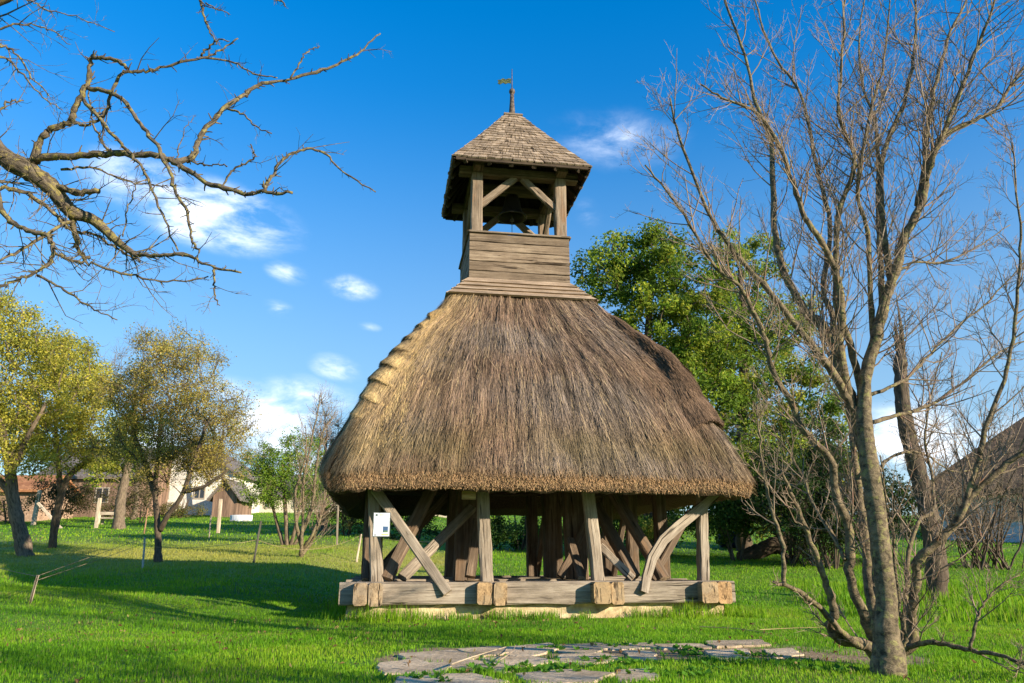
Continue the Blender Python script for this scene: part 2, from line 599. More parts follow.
def gp(px, py):
    """the point of the ground seen at a pixel"""
    d = px_dir(px, py)
    t, last = 2.0, None
    while t < 400:
        p = Vector((d.x * t, d.y * t, CAM_Z + d.z * t))
        if p.z <= float(gz(p.x, p.y)):
            return Vector((p.x, p.y, float(gz(p.x, p.y))))
        t += 0.02 if t < 30 else .1
    p = Vector((d.x * 60, d.y * 60, 0))
    p.z = float(gz(p.x, p.y))
    return p


SLABS = [
    [(400, 655), (452, 650), (478, 657), (452, 664), (408, 661)], [(458, 649), (500, 647), (506, 654), (482, 657)],
    [(503, 648), (550, 645), (556, 651), (530, 656), (507, 655)], [(556, 646.5), (600, 644), (608, 649), (590, 654), (560, 652)],
    [(604, 645), (650, 643), (656, 648), (612, 650)], [(655, 645), (702, 643), (712, 648), (665, 650)],
    [(705, 642), (760, 641), (770, 646), (717, 648)], [(378, 666), (418, 662), (450, 668), (440, 675), (385, 674)],
    [(425, 664), (472, 661), (515, 667), (505, 673), (455, 670)], [(482, 660), (530, 657.5), (557, 662), (522, 667)],
    [(560, 656), (600, 656), (625, 661), (590, 665), (562, 662)], [(625, 652), (652, 653), (657, 660), (630, 661)],
    [(703, 652), (745, 650), (754, 659), (722, 661)], [(765, 650), (792, 649), (802, 655), (776, 658)],
    [(518, 675), (570, 671), (610, 676), (590, 684), (530, 684)], [(398, 679), (470, 675), (505, 683), (480, 692), (400, 692)],
    [(612, 671), (650, 671), (656, 680), (620, 682)]]


def pip(x, y, poly):
    inside = np.zeros(len(x), bool)
    k = len(poly)
    for i in range(k):
        (x0, y0), (x1, y1) = poly[i], poly[(i + 1) % k]
        cnd = ((y0 > y) != (y1 > y)) & (x < (x1 - x0) * (y - y0) / (y1 - y0 + 1e-12) + x0)
        inside ^= cnd
    return inside


slab_world = [[tuple(gp(*q)[:2]) for q in s] for s in SLABS]
slab_world = [[tuple(np.array(q) * 1.08 - np.mean(s, 0) * .08) for q in s] for s in slab_world]
BT = R(9.1)
BC = (0.0, 12.4)


def to_local(x, y):
    dx, dy = x - BC[0], y - BC[1]
    return dx * math.cos(BT) + dy * math.sin(BT), -dx * math.sin(BT) + dy * math.cos(BT)


def dirt_mask(x, y):
    x, y = np.asarray(x, float), np.asarray(y, float)
    # worn strip along the paving, bare earth beside the bare tree, dry skirt round the plinth, bare soil under the roof
    c = 5.95 + .06 * x + .10 * np.sin(x * 1.7)
    d = .92 * np.exp(-((y - c) / .60) ** 2) * ((x > -1.15) & (x < 3.3)) * np.clip((x + 1.15) / .4, 0, 1) * np.clip((3.3 - x) / .5, 0, 1)
    d = np.maximum(d, .75 * np.exp(-(((x - 2.2) / .8) ** 2 + ((y - 6.3) / .45) ** 2)))
    u, v = to_local(x, y)
    q = np.maximum(abs(u), abs(v))
    d = np.maximum(d, np.clip(1.0 - (q - 2.42) / .22, 0, 1) * .8)
    return d


# ground: fine near the camera, coarse to the horizon, one sheet
def axis(fine0, fine1, step, far):
    a = list(np.arange(fine0, fine1 + 1e-6, step))
    s, p = step, fine1
    while p < far:
        s *= 1.25
        p += s
        a.append(p)
    s, p = step, fine0
    b = []
    while p > -far:
        s *= 1.25
        p -= s
        b.append(p)
    return np.array(b[::-1] + a)


gx, gy = axis(-9, 9, .15, 1500), axis(2, 30, .15, 1500)
XX, YY = np.meshgrid(gx, gy)
ZZ = gz(XX, YY) - 0.004
g = MB()
nx, ny = len(gx), len(gy)
i, j = np.meshgrid(np.arange(nx - 1), np.arange(ny - 1))
q = np.stack([j * nx + i, j * nx + i + 1, (j + 1) * nx + i + 1, (j + 1) * nx + i], -1).reshape(-1, 4)
dm_ = dirt_mask(XX.ravel(), YY.ravel())
g.add(np.stack([XX.ravel(), YY.ravel(), ZZ.ravel()], 1), q, c=np.stack([dm_, np.exp(-((YY.ravel() - 22.5) / 4.5) ** 2) * (XX.ravel() < -1) * .8, dm_], 1))
tag(g.build('ground', M['ground'], smooth=True), kind='structure')

# stone paving
g = MB()
for s in slab_world:
    P = np.array(s)
    cen = P.mean(0)
    out = []
    k = len(P)
    for i in range(k):                       # ragged outline
        a, b_ = P[i], P[(i + 1) % k]
        for f in (0.06, .3, .5, .7, .94):
            out.append(a + (b_ - a) * f + rng.uniform(-.02, .02, 2))
    out = np.array(out)
    zt = float(np.mean(gz(out[:, 0], out[:, 1]))) + .004 + rng.uniform(0, .008)
    tilt = rng.uniform(-.008, .008, 2)
    zz = zt + (out - cen) @ tilt
    k = len(out)
    inn = cen + (out - cen) * .965
    v = np.concatenate([np.c_[out, zz - .08], np.c_[out, zz - .008], np.c_[inn, zz]])
    r_ = np.arange(k)
    r2 = (r_ + 1) % k
    qs = np.concatenate([np.stack([r_, r2, k + r2, k + r_], 1), np.stack([k + r_, k + r2, 2 * k + r2, 2 * k + r_], 1)])
    area = 0.5 * np.sum(out[:, 0] * np.roll(out[:, 1], -1) - np.roll(out[:, 0], -1) * out[:, 1])
    top = list(range(2 * k, 3 * k))
    if area < 0:
        qs, top = qs[:, ::-1], top[::-1]
    tint = np.array([1.06, .95, .78]) * rng.uniform(.8, 1.12)
    g.add(v, qs, ngons=[top], c=tint)
tag(g.build('stone_path', M['stone']), kind='structure')

# ------------------------------------------------------------------ the belfry
tower = empty('belfry', (BC[0], BC[1], 0), BT)
tag(tower, 'timber belfry with shaggy thatched skirt roof and open shingled bell stage on heavy beams', 'bell tower')


def lp(px, py, v):
    """point of the belfry's own plane y=v (front is v=-2.5) seen at a pixel, in the belfry's own axes"""
    d = px_dir(px, py)
    nx_, ny_ = -math.sin(BT), math.cos(BT)
    t = (v + BC[1] * math.cos(BT)) / (d.x * nx_ + d.y * ny_)
    u, v_ = to_local(d.x * t, d.y * t)
    return (u, v_, CAM_Z + d.z * t)


# plinth
g = MB()
hp = 2.38
for k in range(4):
    a0 = k * math.pi / 2
    ca, sa = math.cos(a0), math.sin(a0)
    ns = 40
    xs = np.linspace(-hp, hp, ns)
    rows = []
    for z, off in ((-.15, .035), (0.0, .03), (.06, .02), (.12, .012), (.168, .004), (.168, -.4)):
        yy = -hp - off + (rng.uniform(-.022, .022, ns) if off > 0 else 0)
        xe = xs * (1 + (off if off > 0 else 0) / hp)
        if off < 0:
            xe = xs * (hp - .4) / hp
            yy = np.full(ns, -hp + .4)
        yy = yy * np.ones(ns)
        rows.append(np.stack([xe * ca - yy * sa, xe * sa + yy * ca, np.full(ns, z)], 1))
    i, j = np.meshgrid(np.arange(ns - 1), np.arange(len(rows) - 1))
    q = np.stack([j * ns + i, j * ns + i + 1, (j + 1) * ns + i + 1, (j + 1) * ns + i], -1).reshape(-1, 4)
    g.add(np.concatenate(rows), q)
g.build('plinth', M['plinth'], tower)

WE = [M['wood'], M['end']]
WI = [M['wood_in'], M['end']]
TOPZ = .434
# transverse sill beams (along the front) and the cross beams whose ends stick out
for v_, hh in ((-2.36, .266), (-.74, .24), (.74, .24), (2.36, .266)):
    MB().timber((-2.49, v_, TOPZ - hh / 2), (2.52, v_, TOPZ - hh / 2), .28, hh, side=(0, 1, 0), segs=16, jit=.006, ch=.016, emat=1).build('sill_beam', WE, tower)
PAIRS = [(-2.32, -2.15), (-2.145, -1.97), (-.85, -.655), (-.65, -.48), (.59, .815), (.82, .99), (2.0, 2.225), (2.23, 2.42)]
for k, (u0, u1) in enumerate(PAIRS):
    hh = .254 + .01 * (k % 2)
    pr = 2.63 + [.02, .03, .0, .02, .05, .03, .03, .0][k]
    tint = [(1, .95, .9), (1, .98, .95), (.95, .85, .7), (1, .93, .8), (1, .9, .72), (1, .92, .78), (.95, .9, .82), (1.05, .88, .68)][k]
    MB().timber(((u0 + u1) / 2, -pr, TOPZ - .006 - hh / 2), ((u0 + u1) / 2, pr, TOPZ - .006 - hh / 2), u1 - u0 - .008, hh, side=(1, 0, 0), segs=14, jit=.006, ch=.022, emat=1, c=tint).build('cross_beam', WE, tower)

PZ = 1.86                                     # underside of the wall plate
posts_front = [((377, 578), (371, 480)), ((487, 578), (480, 480)), ((598, 578), (584, 480)), ((703, 578), (703, 480))]
front_uv = []
for (a, b_) in posts_front:
    p = lp(a[0], a[1], -2.04)
    q_ = lp(b_[0], b_[1], -2.04)
    front_uv.append((p[0], p[0] + (q_[0] - p[0]) * .85))
for u0, u1 in front_uv:
    wd = .165 if u0 < 1.5 else .14
    MB().timber((u0, -2.04, TOPZ - .02), (u1, -2.04, PZ), wd, .15, side=(1, 0, 0), segs=10, jit=.007, ch=.02, emat=1, taper=.93).build('post', WE, tower)
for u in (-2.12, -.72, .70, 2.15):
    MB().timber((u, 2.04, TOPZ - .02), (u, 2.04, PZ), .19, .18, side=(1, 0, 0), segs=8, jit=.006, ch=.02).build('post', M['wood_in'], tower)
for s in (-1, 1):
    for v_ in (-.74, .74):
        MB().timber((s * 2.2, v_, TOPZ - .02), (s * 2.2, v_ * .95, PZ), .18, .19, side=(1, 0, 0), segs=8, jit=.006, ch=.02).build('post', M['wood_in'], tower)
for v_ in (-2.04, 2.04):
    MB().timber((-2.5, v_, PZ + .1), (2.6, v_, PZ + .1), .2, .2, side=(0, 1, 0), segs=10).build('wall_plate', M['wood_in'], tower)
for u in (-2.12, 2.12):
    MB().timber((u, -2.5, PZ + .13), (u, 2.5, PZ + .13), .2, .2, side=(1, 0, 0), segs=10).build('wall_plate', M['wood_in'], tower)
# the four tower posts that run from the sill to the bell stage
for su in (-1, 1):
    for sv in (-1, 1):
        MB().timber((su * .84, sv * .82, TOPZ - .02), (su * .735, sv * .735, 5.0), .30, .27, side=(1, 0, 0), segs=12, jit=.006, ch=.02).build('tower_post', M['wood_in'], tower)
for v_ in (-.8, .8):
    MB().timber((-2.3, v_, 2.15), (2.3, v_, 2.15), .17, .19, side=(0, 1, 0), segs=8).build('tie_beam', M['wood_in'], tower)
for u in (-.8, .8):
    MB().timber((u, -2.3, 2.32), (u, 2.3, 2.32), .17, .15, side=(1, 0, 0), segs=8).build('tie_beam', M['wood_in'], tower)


def brace(pts, wd, ht, m_, bow=None, segs=8, side=(0, 1, 0), nm='brace', c=(1, 1, 1), emat=1):
    return MB().timber(pts[0], pts[1], ht, wd, side=side, segs=segs, jit=.005, ch=.014, emat=emat, bow=bow, c=c).build(nm, m_, tower)


brace((lp(375, 489, -2.17), lp(447.5, 593, -2.545)), .125, .075, WE)                       # crossing brace on the front
# curved brace on the right
g = MB()
pts = [lp(q_[0], q_[1], -2.545 + .38 * max(0, (592 - q_[1]) / 98) ** .8) for q_ in ((644, 592), (646.5, 577), (652, 558), (663, 540), (677, 527), (692, 515), (706, 503), (716, 494))]
P = np.array(pts)
dd = np.gradient(P, axis=0)
dd /= np.linalg.norm(dd, axis=1)[:, None]
for_n = np.stack([-dd[:, 2], dd[:, 1] * 0, dd[:, 0]], 1)
V, TC = [], []
Lc = np.concatenate([[0], np.cumsum(np.linalg.norm(np.diff(P, axis=0), axis=1))])
for i in range(len(P)):
    hw = .052 + .016 * math.sin(math.pi * i / (len(P) - 1))
    for (a, b_) in ((-1, -1), (1, -1), (1, 1), (-1, 1)):
        V.append(P[i] + for_n[i] * hw * a + np.array([0, .036 * b_, 0]))
        TC.append((Lc[i] + 3.3, hw * a, .036 * b_))
k = len(P)
i, j = np.meshgrid(np.arange(4), np.arange(k - 1))
q = np.stack([j * 4 + i, j * 4 + (i + 1) % 4, (j + 1) * 4 + (i + 1) % 4, (j + 1) * 4 + i], -1).reshape(-1, 4)
g.add(V, q, ngons=[([3, 2, 1, 0], 1), ([4 * k - 4, 4 * k - 3, 4 * k - 2, 4 * k - 1], 1)], tc=TC)
tag(g.build('brace', WE, tower), 'curved grey brace, bowed like a bent branch')
# inner braces: from the sills up to the tower posts
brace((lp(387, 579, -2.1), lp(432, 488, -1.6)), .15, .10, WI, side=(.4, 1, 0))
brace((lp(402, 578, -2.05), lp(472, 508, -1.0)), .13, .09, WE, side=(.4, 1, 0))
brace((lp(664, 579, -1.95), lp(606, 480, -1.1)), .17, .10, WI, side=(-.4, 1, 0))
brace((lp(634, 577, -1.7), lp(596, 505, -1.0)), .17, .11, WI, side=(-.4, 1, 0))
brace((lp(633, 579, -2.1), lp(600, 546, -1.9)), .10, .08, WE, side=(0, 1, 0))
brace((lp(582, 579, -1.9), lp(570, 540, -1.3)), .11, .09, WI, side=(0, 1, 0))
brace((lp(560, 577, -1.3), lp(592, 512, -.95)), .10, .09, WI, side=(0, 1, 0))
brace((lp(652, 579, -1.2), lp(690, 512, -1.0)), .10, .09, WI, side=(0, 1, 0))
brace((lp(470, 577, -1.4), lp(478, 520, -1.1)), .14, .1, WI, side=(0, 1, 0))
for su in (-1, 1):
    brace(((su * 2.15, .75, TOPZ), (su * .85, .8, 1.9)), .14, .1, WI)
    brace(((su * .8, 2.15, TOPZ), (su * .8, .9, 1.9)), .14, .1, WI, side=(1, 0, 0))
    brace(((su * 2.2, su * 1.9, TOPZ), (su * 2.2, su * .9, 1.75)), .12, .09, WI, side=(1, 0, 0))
# rafters under the thatch
for k in range(4):
    a0 = k * math.pi / 2
    ca, sa = math.cos(a0), math.sin(a0)
    for x in (-2.0, -1.2, -.4, .4, 1.2, 2.0):
        p0 = np.array((x, -2.52, 1.72))
        p1 = np.array((x * .42, -.86, 4.3))
        rot = lambda p: (p[0] * ca - p[1] * sa, p[0] * sa + p[1] * ca, p[2])
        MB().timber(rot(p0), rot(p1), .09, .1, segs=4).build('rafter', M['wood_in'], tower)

# ---- thatch: a rounded-square skirt, profile measured at its corners (k = corner offset along each axis)
PROF = [(1.10, 4.68), (1.20, 4.52), (1.31, 4.33), (1.50, 4.08), (1.68, 3.84), (1.89, 3.55), (2.07, 3.27), (2.20, 3.02), (2.32, 2.75), (2.44, 2.47), (2.54, 2.20), (2.62, 1.98), (2.675, 1.82), (2.69, 1.73)]
pk, pz = np.array([p[0] for p in PROF]), np.array([p[1] for p in PROF])
ps = np.concatenate([[0], np.cumsum(np.hypot(np.diff(pk), np.diff(pz)))])
ps /= ps[-1]


def ring(s, t, inset=0.0):
    """s 0..1 down the slope, t 0..4 round the four sides (integers are the corners) -> point"""
    s, t = np.asarray(s, float), np.asarray(t, float)
    k_ = np.interp(s, ps, pk) - inset
    z = np.interp(s, ps, pz)
    rho = .08 + .30 * s ** 1.5
    r = k_ + .293 * rho
    side = np.floor(t).astype(int) % 4
    f = t - np.floor(t)                          # 0 and 1 corners, 0.5 the middle of the side
    xx = (f - .5) * 2
    ac = .17                                     # share of the side given to each half corner
    x = np.where(abs(xx) < 1 - ac, xx / (1 - ac) * (r - rho), 0)
    y = -r * np.ones_like(x)
    ca = np.clip((abs(xx) - (1 - ac)) / ac, 0, 1) * (math.pi / 4)
    cx_ = np.sign(xx) * (r - rho + rho * np.sin(ca))
    cy_ = -(r - rho + rho * np.cos(ca))
    corner = abs(xx) >= 1 - ac
    x = np.where(corner, cx_, x)
    y = np.where(corner, cy_, y)
    a = side * (math.pi / 2)
    z = z - .05 * s ** 3 * np.clip((np.abs(xx) - .6) / .4, 0, 1) ** 2
    X = x * np.cos(a) - y * np.sin(a) + .03 * s
    Y = x * np.sin(a) + y * np.cos(a)
    return np.stack([X, Y, z], -1)


def ring_b(s, t):
    """the same with the uneven swelling of hand-laid straw"""
    p = ring(s, t)
    t = np.asarray(t, float)
    q = np.stack([p[..., 0], p[..., 1], 0 * p[..., 0]], -1)
    q /= np.linalg.norm(q, axis=-1)[..., None]
    amp = (vnoise(t * 3.0, np.asarray(s) * 3.0, .6, 5) - .5) * .07 + (vnoise(t * 3, np.asarray(s) * 3, .2, 6) - .5) * .035
    p = p + q * amp[..., None]
    p[..., 2] += (vnoise(t * 3, t * 0, .5, 8) - .5) * .05 * np.asarray(s)
    return p


def frame(s, t):
    e = 1e-2
    p = ring_b(s, t)
    dn = ring(np.minimum(s + e, 1.0), t) - ring(np.minimum(s + e, 1.0) - e, t)
    dn /= np.linalg.norm(dn, axis=-1)[:, None]
    al = ring(s, t + e) - ring(s, t - e)
    al /= np.linalg.norm(al, axis=-1)[:, None] + 1e-9
    nr = np.cross(al, dn)
    nr /= np.linalg.norm(nr, axis=-1)[:, None] + 1e-9
    flip = np.sign((nr[:, 0] * p[:, 0] + nr[:, 1] * p[:, 1]))
    nr *= np.where(flip == 0, 1, flip)[:, None]
    return p, dn, al, nr


def straws(mb, p, d, nr, ln, wd, c, lift=.05):
    """one thin blade per straw; root at p, running along d"""
    sd = np.cross(d, nr)
    sd /= np.linalg.norm(sd, axis=1)[:, None] + 1e-9
    a = p + sd * wd[:, None] * .5
    b_ = p - sd * wd[:, None] * .5
    e = p + d * ln[:, None] + nr * lift[:, None]
    c0 = e + sd * wd[:, None] * .32
    c1 = e - sd * wd[:, None] * .32
    V = np.stack([a, b_, c1, c0], 1).reshape(-1, 3)
    C = np.repeat(c, 4, axis=0)
    mb.add(V, np.arange(len(V)).reshape(-1, 4), mat=1, c=C)


g = MB()
NT, NS = 200, 34
tt, ss = np.linspace(0, 4, NT, endpoint=False), np.linspace(0, 1, NS)
S, T_ = np.meshgrid(ss, tt, indexing='ij')
top = ring_b(S, T_)
# the cut edge curls under the eave and the inner face runs back up
lip = []
kk = top[-1]
rad = kk.copy()
rad[:, 2] = 0
rl = np.linalg.norm(rad, axis=1)[:, None]
un = rad / rl
for off, dz in ((.0, -.09), (-.025, -.17), (-.12, -.21), (-.38, -.10), (-.6, .18), (-1.0, .85), (-1.6, 1.9), (-2.0, 2.7)):
    q_ = kk + un * np.maximum(off, -rl + .3)
    q_[:, 2] = kk[:, 2] + dz + .015 * rng.uniform(-1, 1, NT)
    lip.append(q_)
G = np.concatenate([top.reshape(-1, 3)] + lip)
NR = NS + len(lip)
i, j = np.meshgrid(np.arange(NT), np.arange(NR - 1))
q = np.stack([j * NT + i, (j + 1) * NT + i, (j + 1) * NT + (i + 1) % NT, j * NT + (i + 1) % NT], -1).reshape(-1, 4)
g.add(G, q, mat=0)
# loose straw over the slope
for rep, (num, lo, hi) in enumerate(((150000, .0, 1.0), (50000, .70, 1.0))):
    s = (rng.uniform(0, 1, num) ** .72) if rep == 0 else rng.uniform(lo, hi, num)
    t = rng.uniform(0, 4, num)
    back = (t > 2.15) & (t < 2.85) & (rng.uniform(0, 1, num) < .6)      # far side: fewer
    s, t = s[~back], t[~back]
    num = len(s)
    p, dn, al, nr = frame(s, t)
    sl_ = rng.normal(0, .075, num) + (vnoise(t * 4, s * 4, .8, 11) - .5) * .16
    stray = rng.uniform(0, 1, num) < .05
    sl_[stray] += rng.normal(0, .35, stray.sum())
    d = dn + al * sl_[:, None]
    d /= np.linalg.norm(d, axis=1)[:, None]
    ln = rng.uniform(.14, .46, num) * np.where(s > .93, .45, 1)
    ln = np.minimum(ln, (1.0 - s) * 3.7 + rng.uniform(.02, .13, num))
    wd = rng.uniform(.002, .0062, num)
    tone = rng.uniform(.25, 1.30, num) * (0.62 + .70 * vnoise(t * 40, s * 3, .5, 12))
    base = np.array([.285, .186, .120])[None] * tone[:, None]
    grey = np.array([.265, .206, .158])[None] * tone[:, None]
    mixg = np.clip((vnoise(t * 3, s * 3, .5, 13) - .35) * 2, 0, 1)[:, None]
    c = base * (1 - mixg) + grey * mixg
    pale = rng.uniform(0, 1, num) < .07
    c[pale] = np.array([.50, .37, .21]) * rng.uniform(.8, 1.15, (pale.sum(), 1))
    moss = np.clip((s - .70) / .14, 0, 1) * np.clip((1.03 - s) / .1, 0, 1) * np.clip(vnoise(t * 5, s * 4, .5, 14) * 1.7 - .2, 0, 1)
    c = c * (1 - .5 * moss[:, None]) + np.array([.175, .14, .040])[None] * tone[:, None] * .5 * moss[:, None]
    # the eave courses: sunburnt straw
    ev = np.clip((s - .96) / .04, 0, 1)[:, None] * .7
    c = c * (1 - ev) + np.array([.36, .22, .10])[None] * tone[:, None] * ev
    # newer golden straw beside the front-left hip
    dh = np.minimum(np.abs(t - 0), np.abs(t - 4))
    gold = np.clip(1.25 - dh / .20 + rng.normal(0, .35, num), 0, 1) * np.clip(1.5 - s * 1.2, 0, 1)
    c = c * (1 - .85 * gold[:, None]) + np.array([.60, .42, .19])[None] * tone[:, None] * .85 * gold[:, None]
    clump = vnoise(t * 30, s * 2.4 + .3 * np.sin(t * 9), .42, 51)
    c = c * (.62 + .62 * clump)[:, None]
    straws(g, p + nr * (.002 + .045 * clump ** 1.5)[:, None] - dn * .05, d, nr, ln, wd, c, rng.uniform(.002, .035, num))
# the trimmed butt ends along the eave
num = 70000
t = rng.uniform(0, 4, num)
f = rng.uniform(0, 1, num)
p, dn, al, nr = frame(np.full(num, 1.0), t)
hor = nr.copy()
hor[:, 2] = 0
hor /= np.linalg.norm(hor, axis=1)[:, None]
p = p - hor * (.0 + .07 * f ** 3)[:, None] + hor * rng.uniform(-.006, .02, num)[:, None]
p[:, 2] -= .195 * f - .01
d = hor * .6 + np.array([0, 0, -1.0]) * rng.uniform(.3, 1.1, num)[:, None] + al * rng.normal(0, .3, num)[:, None]
d /= np.linalg.norm(d, axis=1)[:, None]
tone = rng.uniform(.5, 1.35, num)
c = np.array([.54, .345, .18])[None] * tone[:, None]
dk = rng.uniform(0, 1, num) < .35 + .5 * (vnoise(t * 12, f * 3, .5, 41) - .5)
c[dk] *= .4
straws(g, p - d * .02, d, np.cross(d, al), rng.uniform(.02, .055, num), rng.uniform(.003, .0075, num), c, np.zeros(num))
# stray straws hanging off the edge
num = 1500
t = rng.uniform(0, 4, num)
p, dn, al, nr = frame(np.full(num, .99), t)
d = dn * .8 + nr * rng.uniform(-.2, .5, num)[:, None] + al * rng.normal(0, .4, num)[:, None]
d /= np.linalg.norm(d, axis=1)[:, None]
straws(g, p - np.array([0, 0, .1]) * rng.uniform(0, 1.5, (num, 1)), d, nr, rng.uniform(.06, .15, num), rng.uniform(.003, .006, num), np.array([.38, .26, .12]) * rng.uniform(.5, 1.2, (num, 1)), rng.uniform(-.01, .02, num))
thatch = g.build('thatch_roof', [M['thatch'], M['straw']], tower)

# hip caps: stepped bundles laid over the corners
HIPC = {0: (.66, .47, .21), 1: (.235, .150, .092), 2: (.22, .155, .09), 3: (.24, .17, .095)}
for cnr in range(4):
    g = MB()
    base = np.array(HIPC[cnr])
    gold = cnr == 0
    steps = 8 if gold else (1 if cnr == 1 else 3)
    s0, s1 = .10, (.76 if gold else .84)
    for st in range(steps):
        a = s0 + (s1 - s0) * st / steps
        bb = s0 + (s1 - s0) * (st + (1.30 if gold else 1.12)) / steps
        na, nb = 21, (7 if gold else 24)
        half = (.06 + .075 * min(1, (st + 1) / 4)) if gold else (.13 if cnr == 1 else .115 + .02 * st)
        sk = rng.uniform(-.1, .35)
        thick = rng.uniform(.05, .09) if gold else .165

        def cap(f, h, a=a, bb=bb, half=half, sk=sk, thick=thick):
            f, h = np.asarray(f, float), np.asarray(h, float)
            drop = (.38 * h * h + sk * h) if gold else .12 * h * h
            s_ = a + (bb - a) * (f * (.72 + drop) + .28 * f * (1 - np.abs(h)) * .3)
            wob = (.72 + .28 * f if cnr == 1 else 1) + (.07 * np.sin(9 * f + 5 * st) if not gold else .06 * np.sin(7 * f + st))
            t_ = (cnr + h * half * wob) % 4
            p, dn, al, nr = frame(np.minimum(s_, .97).ravel(), t_.ravel())
            if gold:
                grow = .015 + (thick - .015) * np.minimum(1, f)
            elif cnr == 1:
                grow = thick * np.minimum(1, .25 + f * 2.2) * (1 - .45 * f ** 3) * (1 + .16 * np.sin(13 * f + 1.0) + .10 * np.sin(31 * f + 4 * h))
            else:
                grow = (.02 if st == 0 else .10) + (.10 if st == 0 else .02) * np.minimum(1, f * 2.5)
            th = grow.ravel() * np.maximum(0, 1 - np.abs(h.ravel()) ** (2.6 if gold else 4)) + .003
            return p + nr * th[:, None], dn, al, nr
        H, Fv = np.meshgrid(np.linspace(-1, 1, na), np.linspace(0, 1, nb))
        V = cap(Fv, H)[0]
        tuck = cap(Fv[-1], H[-1])
        p0_, dn_, al_, nr_ = tuck
        V = np.concatenate([V, p0_ - nr_ * (.08 if gold else .13) * np.maximum(0, 1 - np.abs(H[-1]) ** 2.6)[:, None] - dn_ * .03])
        i, j = np.meshgrid(np.arange(na - 1), np.arange(nb))
        q = np.stack([j * na + i, (j + 1) * na + i, (j + 1) * na + i + 1, j * na + i + 1], -1).reshape(-1, 4)
        g.add(V, q, mat=0)
        num = 4200 if gold else (22000 if cnr == 1 else 8000)
        h = rng.uniform(-1, 1, num)
        f = rng.uniform(0, 1, num)
        p, dn, al, nr = cap(f, h)
        d = dn + al * rng.normal(0, .10, num)[:, None]
        d /= np.linalg.norm(d, axis=1)[:, None]
        ln = np.minimum(rng.uniform(.07, .20, num), np.clip((1.0 - f) * (bb - a) * 4.2, .035, 1) * rng.uniform(.85, 1.25, num))
        tone = rng.uniform(.3 if not gold else .45, 1.25, num) * (.6 + .7 * vnoise(h * 8, f * 14, .6, 61))
        cc_ = base[None] * tone[:, None]
        if gold:
            gr_ = np.clip((vnoise(h * 2 + st * 3, f * 2, .6, 31) - .45) * 2.2, 0, .7)[:, None]
            cc_ = cc_ * (1 - gr_) + np.array([.27, .19, .11])[None] * tone[:, None] * gr_
        straws(g, p + nr * .004, d, nr, ln, rng.uniform(.003, .0075, num), cc_, rng.uniform(-.004, .014, num))
    # fringe of loose straw that ties the cap into the slope
    num = 5000
    s_ = rng.uniform(s0 - .04, s1 + .08, num)
    sgn = rng.choice([-1, 1], num)
    hw = np.clip(.06 + .12 * (s_ - s0), .06, .135) if gold else .15
    t_ = (cnr + sgn * hw * rng.uniform(.7, 1.25, num)) % 4
    p, dn, al, nr = frame(np.clip(s_, 0, .97), t_)
    d = dn + al * (sgn * rng.uniform(0, .35, num))[:, None]
    d /= np.linalg.norm(d, axis=1)[:, None]
    tone = rng.uniform(.45, 1.25, num)
    straws(g, p + nr * .012, d, nr, rng.uniform(.12, .32, num), rng.uniform(.003, .0075, num), base[None] * tone[:, None] * (.9 if gold else 1), rng.uniform(.005, .03, num))
    hp_ = g.build('hip_cap', [M['thatch'], M['straw']], thatch)
    if gold:
        hp_['label'] = 'hip of golden straw laid in overlapping steps'

# ---- skirt boards under the bell stage
g = MB()
courses = [(.835, 5.06, .925, 4.955), (.905, 4.965, 1.005, 4.862), (.985, 4.872, 1.09, 4.768), (1.07, 4.778, 1.18, 4.665)]
for k in range(4):
    a0 = k * math.pi / 2
    ca, sa = math.cos(a0), math.sin(a0)
    for (r0, z0, r1, z1) in courses:
        th = .042
        w0, w1 = r0 + .002 * k, r1 + .002 * k
        pr = [(-w0, -r0, z0), (w0, -r0, z0), (w1, -r1, z1), (-w1, -r1, z1)]
        v = [(x, y - (th * .25 if i_ < 2 else th), z + (th * .15 if i_ < 2 else th * .2)) for i_, (x, y, z) in enumerate(pr)] + [(x, y, z - .01) for x, y, z in pr]
        v = [(x * ca - y * sa, x * sa + y * ca, z + rng.uniform(-.003, .003)) for x, y, z in v]
        t_ = np.array([(x, y * 1.0, z) for x, y, z in v])
        tcv = np.array([(pp[0] + 9 * z0 + 3 * k, pp[2] * 1.4, 0) for pp in pr + pr]) + rng.uniform(0, 9, 3)
        tn = np.array([1.6, 1.52, 1.42]) * rng.uniform(.9, 1.1)
        g.add(v, [(3, 2, 1, 0), (4, 5, 6, 7), (2, 3, 7, 6), (0, 1, 5, 4), (1, 2, 6, 5), (3, 0, 4, 7)], tc=tcv, c=tn)
g.build('skirt_boards', M['board'], tower)

